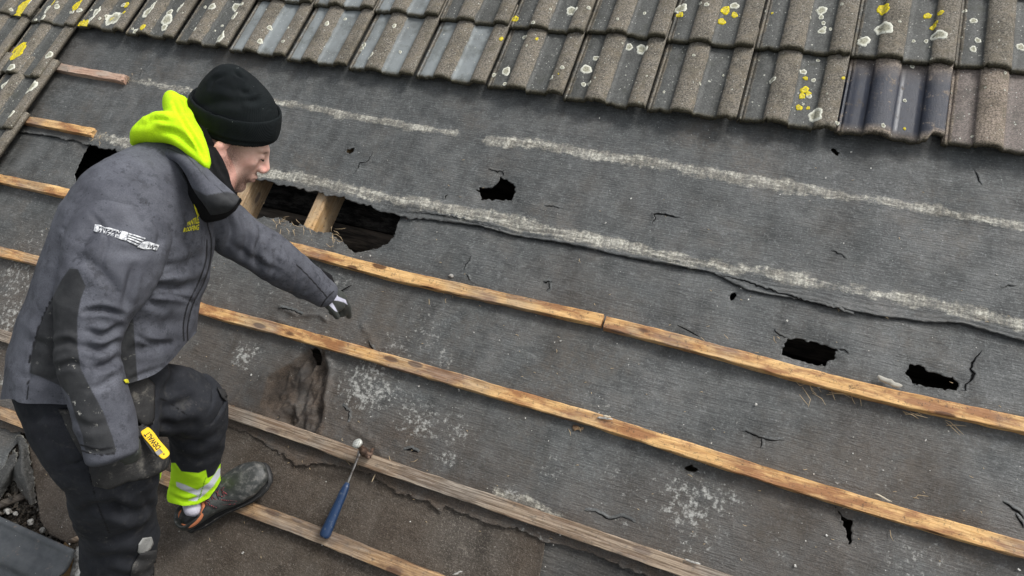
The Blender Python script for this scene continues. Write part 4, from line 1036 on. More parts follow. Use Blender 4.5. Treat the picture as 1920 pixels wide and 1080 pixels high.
m, n, c = fabric('dusty black pocket cloth', (.026,.026,.027), (.055,.054,.053), .92, dust=.4, spec=.2); n.color(c); M['pocket'] = m
m, n, c = fabric('worn reflective patch', (.25,.25,.24), (.42,.42,.40), .6, dust=.5, dirt=(.03,.03,.03)); n.color(c); M['reflect'] = m
m, n, c = fabric('black knit', (.0055,.0075,.0085), (.010,.013,.014), .95, spec=.15)
w = n.voro(n.coord(), 75); c = n.mx(n.mul(n.ramp(w, .035, .06, 1, 0), n.ramp(n.noise(n.coord(), 24), .52, .58)), c, (.3,.32,.32))
wv = n.node('ShaderNodeTexWave'); wv.inputs['Scale'].default_value = 160; wv.inputs['Distortion'].default_value = .6; n.link(n.coord(), wv.inputs['Vector'])
n.color(c); n.bump(wv.outputs['Fac'], .3, .0012); M['knit'] = m
m, n, c = fabric('lime fleece', (.46,.80,.010), (.60,.93,.016), .95, spec=.15); n.color(c); M['lime'] = m
m, n, c = fabric('black neck warmer cloth', (.007,.007,.008), (.012,.012,.013), .95, spec=.15); n.color(c); M['snood'] = m
m, n = mat('skin', .6, spec=.3); v = n.coord()
n.b.inputs['Subsurface Weight'].default_value = .06; n.b.inputs['Subsurface Radius'].default_value = (.012,.004,.002); n.b.inputs['Subsurface Scale'].default_value = 1
c = n.mx(n.ramp(n.noise(v, 30, 5, .65), .3, .7), (.66,.42,.34), (.78,.54,.45)); c = n.mx(n.mul(n.ramp(n.noise(v, 85, 5, .7), .45, .7), .35), c, (.66,.36,.28)); c = n.mx(n.mul(n.attr('flush'), .65), c, (.76,.34,.28))
c = n.mx(n.mul(n.attr('beard'), n.ramp(n.noise(v, 300, 3, .7), .30, .6, .6, 1)), c, (.085,.040,.025))
c = n.mx(n.attr('brow'), c, (.10,.05,.03)); n.color(c); n.bump(n.noise(v, 260, 4, .7), .35, .0012); M['skin'] = m
m, n = mat('eye white', .2, (.6,.57,.53)); M['eye'] = m
m, n = mat('dark lashes', .8, (.03,.018,.012)); M['lash'] = m
m, n = mat('glove', .7); v = n.coord()
n.color(n.mx(n.ramp(n.attr('knit'), -.5, .5), n.mx(n.noise(v, 60, 4), (.022,.026,.024), (.06,.065,.058)), n.mx(n.noise(v, 90, 3), (.44,.44,.54), (.60,.60,.70)))); n.bump(n.noise(v, 300, 3), .5, .001); M['glove'] = m
m, n = mat('scuffed black leather', .45, spec=.5); v = n.coord()
c = n.mx(n.ramp(n.noise(v, 24, 6, .72), .35, .65), (.018,.020,.019), (.040,.043,.040)); c = n.mx(n.mul(n.ramp(n.math('ADD', n.noise(v, 40, 6, .75), n.mul(n.attr('toe'), .10)), .56, .78), .8), c, (.15,.145,.135))
n.color(c); n.rough(n.ramp(n.noise(v, 20, 4), .3, .7, .32, .7)); n.bump(n.noise(v, 110, 5, .7), .6, .0015); M['leather'] = m
m, n = mat('black rubber sole', .6, (.013,.013,.013)); M['sole'] = m
m, n = mat('orange brown lining', .85); n.color(n.mx(n.noise(n.coord(), 60, 3), (.42,.13,.05), (.55,.20,.09))); M['liner'] = m
m, n = mat('white sock knit', .9); n.color(n.mx(n.noise(n.coord(), 50, 3), (.45,.44,.52), (.60,.59,.66))); n.bump(n.noise(n.coord((1,1,4)), 200, 2), .4, .001); M['sock'] = m
m, n = mat('dark red lace', .8); n.color(n.mx(n.ramp(n.voro(n.coord(), 260), .2, .5), (.22,.03,.035), (.012,.011,.012))); M['lace'] = m
m, n = mat('yellow knife body', .4, spec=.5); n.color(n.mx(n.mul(n.ramp(n.noise(n.coord(), 70, 4), .55, .7), .35), (.88,.56,.012), (.35,.22,.02))); M['yellow'] = m
m, n = mat('black plastic', .5, (.012,.012,.013)); M['plastic'] = m
m, n = mat('yellow print', .7, (.62,.58,.02)); M['yprint'] = m
m, n = mat('white print', .7); n.color(n.mx(n.ramp(n.noise(n.coord(), 160, 3), .42, .6), (.62,.63,.64), (.30,.31,.33))); M['wprint'] = m
m, n = mat('stitching', .8, (.008,.008,.009)); M['stitch'] = m

man_o = on(330, 1010, 0)
MAN = empty('person', man_o, 'man in dark grey jacket, black beanie and lime hood, leaning forward and pointing down', 'person')

# head frame: forward, left, up in the roof frame
hh, hv_, hr = vframe(443, 235)
HK = .925
Hc = at(432.6, 252.3, 1.575)
def camdir(a, b, c): return a*hh+b*hv_+c*hr
HU = camdir(.481, -.870, -.111); HU /= np.linalg.norm(HU)
HF = camdir(.873, .464, .152); HF -= (HF@HU)*HU; HF /= np.linalg.norm(HF)
HS = np.cross(HU, HF)
HA = np.array([HF, HS, HU])
def hp(x, y, z): return Hc+np.array([x, y, z])@HA
def hs(x, y, z, ra, rb=None): return (hp(x, y, z), ra, rb or ra, HS)

def hq(x, y, z): return Hc+HK*(hp(x, y, z)-Hc)
# ---- body: head and neck in detail, the rest plain under the clothes
vol = Vol(Hc-.17, Hc+.17, .0023)
vol.ell(hp(-.014,0,.028), (.099,.077,.088), HA)
vol.ell(hp(.032,0,-.040), (.058,.060,.078), HA, .02)
vol.sweep([hs(-.022,.056,-.052,.016), hs(.02,.047,-.088,.017), hs(.064,.014,-.114,.015)], .022); vol.sweep([hs(-.022,-.056,-.052,.016), hs(.02,-.047,-.088,.017), hs(.064,-.014,-.114,.015)], .022)
vol.ell(hp(.072,0,-.114), (.016,.019,.015), HA, .014)
vol.sweep([hs(.072,.042,.004,.010), hs(.088,.014,.004,.011), hs(.088,-.014,.004,.011), hs(.072,-.042,.004,.010)], .016)
for s_ in (-1, 1):
    vol.ell(hp(.055,.044*s_,-.034), (.022,.018,.016), HA, .018)
    vol.ell(hp(.101,.034*s_,-.014), (.014,.015,.010), HA, .012, 'cut')
    vol.ell(hp(.077,.032*s_,-.014), (.0145,.0165,.0125), HA, .004)
    vol.ell(hp(.103,.013*s_,-.050), (.010,.008,.008), HA, .007)
    vol.ell(hp(.101,.008*s_,-.059), (.005,.004,.004), HA, .003, 'cut')
    # ear
    vol.sweep([(hp(-.014,.079*s_,-.012), .012, .006, HF), (hp(-.022,.086*s_,-.028), .015, .0065, HF), (hp(-.018,.084*s_,-.046), .013, .006, HF), (hp(-.008,.077*s_,-.062), .009, .005, HF)], .006)
    vol.ell(hp(-.010,.091*s_,-.034), (.008,.005,.014), HA, .005, 'cut')
vol.sweep([hs(.090,0,.000,.0085), hs(.102,0,-.020,.0085), hs(.114,0,-.041,.0092), hs(.110,0,-.049,.0092)], .010)
vol.ell(hp(.084,0,-.078), (.016,.026,.018), HA, .012)
vol.ell(hp(.082,0,-.022), (.019,.0135,.034), HA, .012)
vol.sweep([hs(.086,.021,-.079,.0045), hs(.098,.006,-.0745,.0062), hs(.098,-.006,-.0745,.0062), hs(.086,-.021,-.079,.0045)], .006)
vol.sweep([hs(.086,.018,-.084,.0045), hs(.096,.0,-.0875,.0072), hs(.086,-.018,-.084,.0045)], .006)
vol.sweep([hs(.092,.024,-.0815,.0018), hs(.104,0,-.0808,.0022), hs(.092,-.024,-.0815,.0018)], .003, 'cut')
vol.ell(hp(.097,0,-.099), (.007,.014,.005), HA, .010, 'cut')
vol.sweep([hs(-.02,0,-.05,.055,.052), (Hc+(at(398,338,1.54)-Hc)/HK, .055, .055, HS)], .03)
V1, F1 = vol.net(); V1 = relax(V1, F1, 2)
L1_ = (V1-Hc)@HA.T
def gss(x): return np.exp(-x*x)
V1 = Hc+HK*(V1-Hc)
beard = np.clip(gss((L1_[:,2]+.100)/.034)*np.clip((L1_[:,0]-.005)/.05, 0, 1), 0, 1)*.9
beard = np.maximum(beard, .95*gss((L1_[:,2]+.066)/.009)*gss(L1_[:,1]/.030)*(L1_[:,0] > .08))
beard = np.maximum(beard, .85*gss((L1_[:,0]-.012)/.026)*gss((L1_[:,2]+.050)/.050)*(np.abs(L1_[:,1]) > .04))
beard *= 1-gss((L1_[:,2]+.081)/.0065)*gss(L1_[:,1]/.022)*(L1_[:,0] > .085)*.9
flush = np.maximum(gss((L1_[:,0]-.112)/.016)*gss((L1_[:,2]+.044)/.018), .8*gss((L1_[:,2]+.081)/.0075)*gss(L1_[:,1]/.024)*(L1_[:,0] > .085)); flush = np.maximum(flush, .75*(np.abs(L1_[:,1]) > .074)); flush = np.maximum(flush, .5*gss((L1_[:,0]-.06)/.03)*gss((L1_[:,2]+.04)/.022))
brow = gss((L1_[:,2]+.001-.05*(.032-np.abs(L1_[:,1]))**1)/.0045)*gss((np.abs(L1_[:,1])-.033)/.015)*(L1_[:,0] > .06)*.85
volb = Vol(on(100,1300,0)-[.3,.3,.1], at(440,250,1.4)+[.2,.3,.2], .012)
HIPR, HIPL = at(140,765,1.49), at(235,735,1.60)
KNR, ANR = at(226,1010,1.72), at(205,1215,1.93)
KNL, ANL = at(372,765,1.80), at(366,925,2.045)
SHR, SHL = at(243,395,1.39), at(385,395,1.62)
ELR, WRR = at(168,625,1.33), at(222,838,1.34)
ELL, WRL = at(503,476,1.78), at(606,553,1.985)
A0 = np.array([1.,0,0]); st_ = lambda c, r_: (np.array(c), r_, r_, np.array([.3,.9,.2]))
volb.sweep([st_(at(190,740,1.55), .09), st_(at(215,600,1.54), .09), st_(at(275,440,1.52), .09), st_(at(350,360,1.53), .05), st_(at(392,345,1.575), .035)], .02)
for ch in ([SHR, ELR, WRR], [SHL, ELL, WRL]): volb.sweep([st_(ch[0], .032), st_(ch[1], .030), st_(ch[2], .022)], .005)
for ch in ([HIPR, KNR, ANR], [HIPL, KNL, ANL]): volb.sweep([st_(ch[0], .05), st_(ch[1], .040), st_(ch[2], .030)], .005)
V2, F2 = volb.net(); z2 = np.zeros(len(V2))
# keep the plain part below the snood line
def join(V, F, W, G): return np.vstack([V, W]), np.vstack([F, G+len(V)])
Vb, Fb = join(V1, F1[:, ::-1] if False else F1, V2, F2)
BODY = obj('body', Vb, Fb, M['skin'], parent=MAN, attrs=dict(beard=np.r_[beard, z2], flush=np.r_[flush, z2], brow=np.r_[brow, z2]))
import bmesh
def ball(name, c, r_, m, parent, A=None, sub=3):
    bm = bmesh.new(); bmesh.ops.create_icosphere(bm, subdivisions=sub, radius=1); V = np.array([v.co for v in bm.verts]); F = [[v.index for v in f.verts] for f in bm.faces]; bm.free()
    V = V*np.array(r_); V = V@A if A is not None else V; return obj(name, V+c, F, m, parent=parent)
for s_ in (-1, 1):
    mb = MB(); mb.tube([hq(.083,.019*s_,-.0185), hq(.0910,.027*s_,-.0210), hq(.0910,.036*s_,-.0210), hq(.082,.046*s_,-.0185)], [.0010,.0026,.0026,.0012], 8); mb.obj('eyelashes', [M['lash']], parent=MAN)
    ball('eye', hq(.0775,.032*s_,-.0165), (.0124,.0126,.0090), M['eye'], MAN, HA)

# ---- beanie
vol = Vol(Hc-.2, Hc+.22, .003)
Hh = Hc.copy(); Hc = at(447, 236, 1.57)
BU = camdir(.16, -.88, -.45); BU /= np.linalg.norm(BU); BF = camdir(.85,.40,-.2); BF = BF-(BF@BU)*BU; BF /= np.linalg.norm(BF); BS = np.cross(BU, BF); BA = np.array([BF, BS, BU])
def bp(x, y, z): return Hc+np.array([x, y, z])@BA
vol.ell(bp(-.008,0,.038), (.093,.080,.080), BA)
vol.ell(bp(-.022,0,.086), (.050,.046,.048), BA, .035)
vol.ell(bp(-.030,0,.120), (.020,.019,.014), BA, .022)
vol.ell(bp(-.010,.0,.008), (.095,.082,.056), BA, .02)
def below(P): q = (P-Hc)@BA.T; return q[...,2]-.004+(-.10*q[...,0])+.02*np.clip(-q[...,0]/.1,0,1)
# open underside
sl, P = vol.sub(vol.lo, vol.lo+vol.h*vol.n); q = (P-Hc)@BA.T; tilt = q[...,2]+.000-.01*q[...,0]
D = vol.D[sl]; vol.D[sl] = np.maximum(D, -tilt.astype(np.float32))
BEANIE = cloth('beanie', vol, M['knit'], MAN, noise=((.07,.0022),(.03,.0008)), lines=[
    ([(450,168),(458,174),(470,176)], 5, .006), ([(455,186),(475,190),(490,184)], 6, .005), ([(396,165),(402,150),(420,142)], 4, .005), ([(380,200),(420,190),(450,195)], 9, .004), ([(440,135),(447,141),(455,146)], 3, .005), ([(415,160),(440,172),(450,190)], 8, .003)], seed=3)
vol = Vol(Hc-.2, Hc+.2, .003)
st = []
for k in range(33):
    a = 2*math.pi*k/32; x, y = .0985*math.cos(a)-.009, .0870*math.sin(a); z = .014+.004*x
    nrm_ = math.cos(a)*BF+math.sin(a)*BS; st.append((bp(x, y, z+.010), .0055, .0325, nrm_))
vol.sweep(st, .006, cap=1)
cloth('turn_up', vol, M['knit'], BEANIE, noise=((.06,.0012),(.03,.0006)), lines=[([(372,240),(410,258),(450,268),(500,270),(528,264)], 2.5, .0015)], seed=5)

# ---- neck warmer
Hc = Hh
vol = Vol(at(410,300,1.5)-.16, at(410,300,1.5)+.16, .0035)
vol.sweep([(hq(-.034,0,-.010), .077, .072, HS), (hq(-.024,0,-.055), .080, .078, HS), (hq(-.020,0,-.090), .078, .078, HS), (at(400,330,1.54), .074, .076, HS), (at(385,350,1.52), .080, .082, HS)], .01, n=3)
# leave the face free: in front of the line from ear to chin
sl, P = vol.sub(vol.lo, vol.lo+vol.h*vol.n); q = (P-Hc)@HA.T
SNP = np.array([(370,150),(386,235),(398,262),(404,276),(417,297),(429,325),(438,353),(470,390),(600,390),(600,150)])
def snoodcut(X, V): return inside(X, SNP)
cloth('neck_warmer', vol, M['snood'], MAN, cutpx=snoodcut, edge=smooth_line(SNP, 4), noise=((.035,.003),), lines=[([(395,275),(410,310),(430,345)], 4, .004), ([(388,290),(400,320),(415,350)], 4, .004)], seed=6)

# ---- lime hood
vol = Vol(at(320,250,1.5)-.2, at(320,250,1.5)+.2, .0035)
vol.sweep(chain((272,250,1.50,40,.030), (292,241,1.48,50,.05), (318,238,1.46,56,.055), (345,245,1.44,52,.05), (368,272,1.42,36,.03), (385,303,1.41,18,.016)), .012, n=4)
vol.sweep(chain((262,262,1.51,26,.025), (285,250,1.47,38,.04), (330,256,1.43,34,.03), (365,288,1.41,22,.018), (387,312,1.40,10,.010)), .008, n=4)
vol.sweep(chain((331,206,1.55,44,.045), (338,222,1.51,52,.05), (350,250,1.46,48,.04), (372,285,1.42,28,.02)), .005, n=4)
vol.sweep(chain((343,198,1.52,24,.024), (354,228,1.47,22,.018), (370,262,1.44,18,.014), (388,306,1.40,9,.008)), .003, n=4)
HOOD = cloth('hood', vol, M['lime'], MAN, noise=((.06,.003),), lines=[
    ([(280,224),(300,223),(320,228)], 5, .007), ([(325,190),(334,212),(352,240),(372,275),(385,300)], 2.6, .007), ([(290,247),(320,247),(345,262),(372,290)], 6, .006), ([(342,188),(350,200),(352,212)], 4, .008), ([(262,235),(285,232),(300,236)], 7, .004)], seed=8)

# ---- jacket body
x_, y_, r__ = vframe(240, 520)
LAT = .50*x_+.86*r__+.02*y_; LAT /= np.linalg.norm(LAT)
T = lambda x, y, d, rl, rs: (at(x, y, d), rl, rs, LAT)
vol = Vol(at(200,760,1.55)-[.35,.35,.3], at(400,300,1.5)+[.2,.25,.25], .0042)
vol.sweep([T(176,790,1.55,.190,.166), T(182,740,1.55,.195,.166), T(198,660,1.54,.200,.164), T(222,580,1.53,.202,.158), T(246,500,1.52,.204,.152), T(268,430,1.51,.202,.142), T(292,380,1.51,.182,.118), T(314,337,1.51,.128,.095), T(338,310,1.50,.085,.072)], .02, n=3, cap=.7)
# shoulder yoke
vol.sweep([(at(236,384,1.42), .078, .072, x_), (at(294,350,1.49), .088, .072, x_), (at(372,372,1.60), .075, .07, x_)], .035)
HEM = np.array([(-60,760),(15,748),(40,756),(90,757),(130,758),(180,748),(235,722),(290,702),(325,672),(345,648),(420,560),(500,400)])
def hemcut(X, V): return X[:,1] > np.interp(X[:,0], HEM[:,0], HEM[:,1])
pan = np.array([(325,130),(250,280),(200,400),(165,530),(160,600),(200,640),(330,700),(370,750),(400,850),(440,960),(455,1050),(600,1060),(620,1040),(600,965),(550,830),(480,700),(430,600),(412,480),(412,330),(430,230),(457,160),(415,70),(370,65)])/2.84+[0,480]
pan_torso = np.array([(114,526),(88,578),(70,620),(58,667),(56,700),(75,706),(110,722),(140,745),(260,745),(250,600),(200,520),(170,490),(135,495)])
def seamf(lines, w=1.6):
    def f(X, V):
        r_ = np.zeros(len(X))
        for pl in lines:
            d, _, _ = seg_dist(X, smooth_line(np.array(pl, float), 5)); r_ = np.maximum(r_, np.clip(1.4-d/w, 0, 1))
        return r_
    return f
ZIP = [(352,640),(352,610),(362,570),(382,530),(394,490),(396,450),(390,425),(386,405)]
ZIP2 = [(345,640),(344,608),(352,572),(372,530),(386,488),(388,450)]
BSEAM = [(120,528),(88,578),(70,625),(57,670),(54,710),(50,748)]
JACKET = cloth('jacket', vol, M['shell'], MAN, noise=((.11,.005),(.045,.0018)), stretch=(1,1.0,.7), cutpx=hemcut, edge=smooth_line(HEM, 4), seed=11,
    attrs=dict(panel=lambda X, V: np.clip(sdist(X, pan_torso)/2.5, -1, 1), seam=seamf([ZIP, ZIP2, BSEAM, [(330,300),(350,330),(365,360),(380,395)]]), dusty=lambda X, V: np.full(len(X), .2)),
    lines=[(BSEAM, 3.0, .0035), (ZIP, 3, .004), ([(250,560),(300,552),(350,560),(368,575)], 3.5, .006), ([(255,520),(300,515),(345,505)], 3.5, .005), ([(120,430),(150,460),(150,510)], 5, .005), ([(250,625),(280,640),(320,645)], 4, .005), ([(345,400),(352,430),(350,455)], 3.5, .004), ([(245,545),(290,538),(340,540),(372,528)], 9, .012), ([(240,555),(270,560),(300,575)], 8, .009), ([(245,655),(290,650),(330,640)], 9, .007), ([(300,500),(340,498),(385,480)], 10, .007), ([(250,600),(300,610),(345,600)], 14, .005),
           ([(340,440),(360,470),(370,510)], 8, .005), ([(235,715),(270,700),(300,690)], 5, .004), ([(60,640),(90,650),(110,690)], 8, .004), ([(100,560),(110,620),(100,680)], 9, .005), ([(170,330),(220,320),(270,330)], 12, .004), ([(330,300),(350,330),(365,360),(380,395)], 3, .004), ([(32,700),(70,712),(120,708)], 8, .003)])
# near (right) sleeve, hanging with its elbow bent slightly back
vol = Vol(at(190,620,1.35)-[.25,.34,.25], at(230,400,1.4)+[.2,.2,.2], .0038)
vol.sweep(chain((268,378,1.47,140,.058), (246,404,1.41,172,.076), (222,450,1.375,186,.080), (205,510,1.35,172,.078), (178,575,1.335,140,.070), (165,630,1.325,116,.064), (166,680,1.32,106,.060), (180,730,1.325,104,.058), (197,785,1.33,104,.056), (207,830,1.335,96,.052), (212,852,1.335,92,.050)), .01, n=3, cap=.35)
pan_sl = pan.copy()
SLEEVE = cloth('sleeve', vol, M['shell'], JACKET, noise=((.09,.0045),(.04,.0015)), seed=13,
    attrs=dict(panel=lambda X, V: np.clip(sdist(X, pan_sl)/2.5, -1, 1), seam=seamf([[(153,845),(185,853),(214,850)], [(146,372),(190,354),(245,347),(295,360),(326,388),(336,425),(322,480)], [(150,834),(185,842),(212,839)]], 1.5), dusty=lambda X, V: np.clip((X[:,1]-650)/60, 0, 1)),
    lines=[([(150,372),(190,354),(245,347),(295,360),(326,388),(336,425),(322,480)], 3, .004), ([(170,400),(200,440),(190,500)], 4, .004), ([(280,400),(300,440),(290,480)], 5, .004), ([(160,585),(190,580),(225,588)], 5, .013), ([(165,622),(195,628),(222,612)], 6, .013), ([(158,650),(190,655),(215,640)], 6, .012), ([(175,690),(200,685),(218,672)], 6, .010), ([(170,730),(195,720),(212,705)], 7, .005), ([(140,480),(180,500),(230,560)], 10, .006), ([(250,500),(240,540),(232,570)], 7, .008), ([(120,500),(150,470),(190,400)], 12, .006), ([(150,440),(200,420),(250,430)], 14, .004),
           ([(100,650),(125,640),(148,650)], 6, .008), ([(110,690),(135,680),(155,690)], 6, .007), ([(205,470),(260,470),(300,450)], 10, .004), ([(155,838),(185,845),(212,842)], 2.5, .004), ([(130,780),(170,800),(205,790)], 8, .004)])
# far (left) sleeve reaching to the felt
vol = Vol(at(500,480,1.8)-[.3,.25,.3], at(500,460,1.8)+[.3,.25,.3], .0038)
vol.sweep(chain((372,390,1.60,110,.07), (410,415,1.65,104,.068), (450,446,1.70,92,.060), (490,470,1.755,88,.057), (520,490,1.80,86,.055), (555,515,1.87,76,.048), (590,538,1.94,64,.042), (613,553,1.985,54,.036)), .01, n=3, cap=.3)
SL2 = cloth('sleeve', vol, M['shell'], JACKET, noise=((.07,.004),(.03,.0014)), seed=15,
    attrs=dict(panel=lambda X, V: np.clip((12-np.abs(X[:,0]+X[:,1]*0-1e4))/2, -1, 1)*0-1, seam=seamf([[(555,495),(580,520),(612,556)], [(598,582),(610,562),(626,546)]], 1.4), dusty=lambda X, V: np.zeros(len(X))),
    lines=[([(425,400),(435,430),(425,465)], 6, .010), ([(455,405),(465,440),(455,480)], 6, .009), ([(490,440),(480,470),(488,505)], 6, .008), ([(515,455),(520,490),(505,520)], 6, .006), ([(440,460),(480,490),(520,510)], 6, .006), ([(560,500),(556,530),(545,550)], 5, .004), ([(470,420),(510,450),(550,490)], 7, .004)])

# ---- collar
def csheet(name, rows, m, parent, n=8, seed=0, amp=.0012, th=.005, A=None):
    R = [smooth_line([at(*q) for q in r_], n) for r_ in rows]; G = np.array([smooth_line([q[j] for q in R], n) for j in range(len(R[0]))])
    nu, nv = G.shape[:2]; P = G.reshape(-1, 3)+amp*np.column_stack([fbm(G.reshape(-1, 3), .04, seed+k, 2) for k in range(3)])
    i = np.arange(nu*nv).reshape(nu, nv); F = np.stack([i[:-1,:-1], i[:-1,1:], i[1:,1:], i[1:,:-1]], -1).reshape(-1, 4)
    X = px(P); AA = dict(panel=np.full(len(P), -1.), seam=np.zeros(len(P)), dusty=np.zeros(len(P)))
    if A: AA.update({k: f(X) for k, f in A.items()})
    o = obj(name, P, F, m, parent=parent, attrs=AA); s_ = o.modifiers.new('thickness', 'SOLIDIFY'); s_.thickness = th; s_.offset = 0; return o
COL = csheet('collar', [
    [(270,272,1.50),(315,272,1.455),(355,283,1.425),(388,316,1.40),(420,347,1.39),(449,373,1.395)],
    [(276,278,1.475),(324,285,1.42),(358,305,1.385),(384,338,1.365),(412,368,1.365),(441,385,1.38)],
    [(282,284,1.455),(328,295,1.41),(356,320,1.375),(376,352,1.36),(398,382,1.365),(425,397,1.39)],
    [(288,290,1.45),(330,302,1.415),(350,328,1.39),(365,357,1.375),(384,383,1.385),(396,402,1.415)]], M['shell'], JACKET,
    A=dict(panel=lambda X: np.clip(sdist(X, np.array([(362,352),(388,366),(425,361),(452,368),(460,410),(350,420)]))/3, -1, 1), seam=lambda X: np.clip(1.4-seg_dist(X, np.array([(275,280),(318,280),(352,296),(380,328),(412,358),(438,380)]))[0]/1.2, 0, 1)*.7))
csheet('collar_lining', [
    [(446,376,1.392),(425,352,1.40),(395,325,1.41),(360,298,1.43)],
    [(440,384,1.43),(418,362,1.44),(390,340,1.45),(355,315,1.46)],
    [(425,398,1.46),(405,385,1.47),(380,370,1.48),(345,345,1.50)]], M['snood'], JACKET)

# ---- trousers
vol = Vol(at(190,1000,1.7)-[.35,.6,.5], at(300,700,1.5)+[.35,.35,.25], .0045)
vol.sweep([T(178,715,1.55,.170,.150), T(182,770,1.545,.155,.132), T(205,805,1.56,.10,.10)], .03)
vol.sweep(chain((148,765,1.49,182,.095), (188,820,1.50,196,.098), (210,880,1.55,172,.092), (214,930,1.61,150,.086), (221,985,1.69,134,.080), (222,1040,1.76,130,.078), (216,1110,1.84,118,.074), (208,1190,1.93,110,.070), (204,1240,1.97,106,.066)), .02, n=2, cap=.3)
vol.sweep(chain((225,735,1.60,165,.09), (280,748,1.67,150,.09), (335,748,1.74,132,.082), (366,762,1.79,116,.078), (370,805,1.86,104,.074), (370,850,1.93,94,.068), (367,895,1.99,88,.062), (363,928,2.02,92,.060)), .016, n=2, cap=.25)
CUFF = np.array([(300,935),(320,943),(345,949),(370,946),(392,934),(408,912),(425,880)])
def cuffcut(X, V):
    return (X[:,1] > np.interp(X[:,0], CUFF[:,0], CUFF[:,1]))&(X[:,0] > 305)&(V[:,0] > on(366,925)[0]-.16)
hvp = np.array([(300,868),(329,868),(340,884),(372,887),(386,881),(389,897),(402,890),(413,870),(435,860),(435,960),(300,960)])
svp = np.array([(330,903),(345,908),(370,919),(392,905),(410,878),(416,878),(412,893),(400,912),(385,926),(368,940),(352,938),(372,930),(340,918),(331,912)])
TROUS = cloth('trousers', vol, M['trouser'], MAN, noise=((.10,.007),(.04,.0025)), cutpx=cuffcut, edge=CUFF, seed=21,
    attrs=dict(hivis=lambda X, V: np.clip(sdist(X, hvp)/2, -1, 1), silver=lambda X, V: np.clip(sdist(X, svp)/2, -1, 1), seam=seamf([[(386,895),(380,915),(372,938)],[(290,742),(320,757),(350,778)],[(120,790),(160,850),(178,930),(205,1000)]], 1.2)),
    lines=[([(292,765),(330,760),(370,745)], 9, .007), ([(300,790),(330,800),(360,790)], 8, .008), ([(330,820),(365,830),(410,815)], 9, .006), ([(335,855),(370,862),(410,850)], 7, .005), ([(300,735),(340,715),(380,720)], 10, .006), ([(155,960),(190,950),(250,965)], 10, .010), ([(165,1005),(210,1010),(270,990)], 11, .010), ([(175,1050),(220,1040),(280,1050)], 10, .008), ([(200,930),(240,960),(280,950)], 9, .008), ([(270,930),(285,970),(260,1020)], 8, .006), ([(70,790),(110,850),(150,930)], 10, .005), ([(320,912),(350,925),(385,915)], 4, .005), ([(325,928),(350,938),(380,930)], 4, .005), ([(60,780),(120,775),(170,770)], 8, .004), ([(205,1065),(240,1075),(290,1060)], 7, .006)])

# ---- things laid onto the cloth surface
dg = bpy.context.evaluated_depsgraph_get()
def bvh(*objs):
    Vs = []; Fs = []; k = 0
    for o in objs:
        me = o.data; v = np.empty(len(me.vertices)*3, np.float32); me.vertices.foreach_get('co', v); v = v.reshape(-1, 3)+ORIG[o]
        Vs.append(v); Fs += [[i+k for i in p.vertices] for p in me.polygons]; k += len(v)
    return BVHTree.FromPolygons(np.vstack(Vs).tolist(), Fs)
def hit(B, x, y):
    d = Vector(np.array([(x-960)/CAM_F, (y-540)/CAM_F, 1.0])@CAM_R).normalized(); h = B.ray_cast(Vector(CAM_C), d)
    if h[0] is None: return None
    n_ = h[1] if h[1].dot(d) < 0 else -h[1]; return np.array(h[0]), np.array(n_)
def patch(name, poly, B, off, m, parent, step=4.0, th=.002, puff=0.0, attrs=None, soft=0):
    poly = np.array(poly, float); lo, hi = poly.min(0), poly.max(0); xs = np.arange(lo[0], hi[0]+step, step); ys = np.arange(lo[1], hi[1]+step, step)
    X, Y = np.meshgrid(xs, ys); P = np.column_stack([X.ravel(), Y.ravel()]); i = np.arange(len(P)).reshape(X.shape)
    F = np.stack([i[:-1,:-1], i[:-1,1:], i[1:,1:], i[1:,:-1]], -1).reshape(-1, 4); keep = inside(P[F].mean(1), poly); uk = np.zeros(len(P), bool); ud = uk.copy(); uk[F[keep].ravel()] = True; ud[F[~keep].ravel()] = True
    gr = np.zeros(len(P), bool); gr[np.r_[i[0], i[-1], i[:,0], i[:,-1]]] = True
    b = np.where(uk&(ud|gr))[0]; _, _, q = seg_dist(P[b], np.vstack([poly, poly[:1]])); P[b] = q
    F = F[keep]; used = np.unique(F); V = {}; 
    sd = sdist(P[used], poly)
    for u, s_ in zip(used, sd):
        h = hit(B, *P[u])
        if h is None: continue
        V[u] = h[0]+h[1]*(off+puff*min(1, max(0, s_)/8))
    F = [f for f in F if all(k in V for k in f)]; used = sorted({k for f in F for k in f}); rm = {u: j for j, u in enumerate(used)}
    if not used: print('EMPTY PATCH', name, poly[0]); return None
    Vv = np.array([V[u] for u in used])
    if soft:
        Fq = np.array([[rm[k] for k in f] for f in F]); Vv = relax(Vv, Fq, soft, .5)
    o = obj(name, Vv, [[rm[k] for k in f] for f in F], m, parent=parent, attrs={k: f(px(Vv), Vv) for k, f in (attrs or {}).items()})
    s_ = o.modifiers.new('thickness', 'SOLIDIFY'); s_.thickness = th; s_.offset = 0; return o
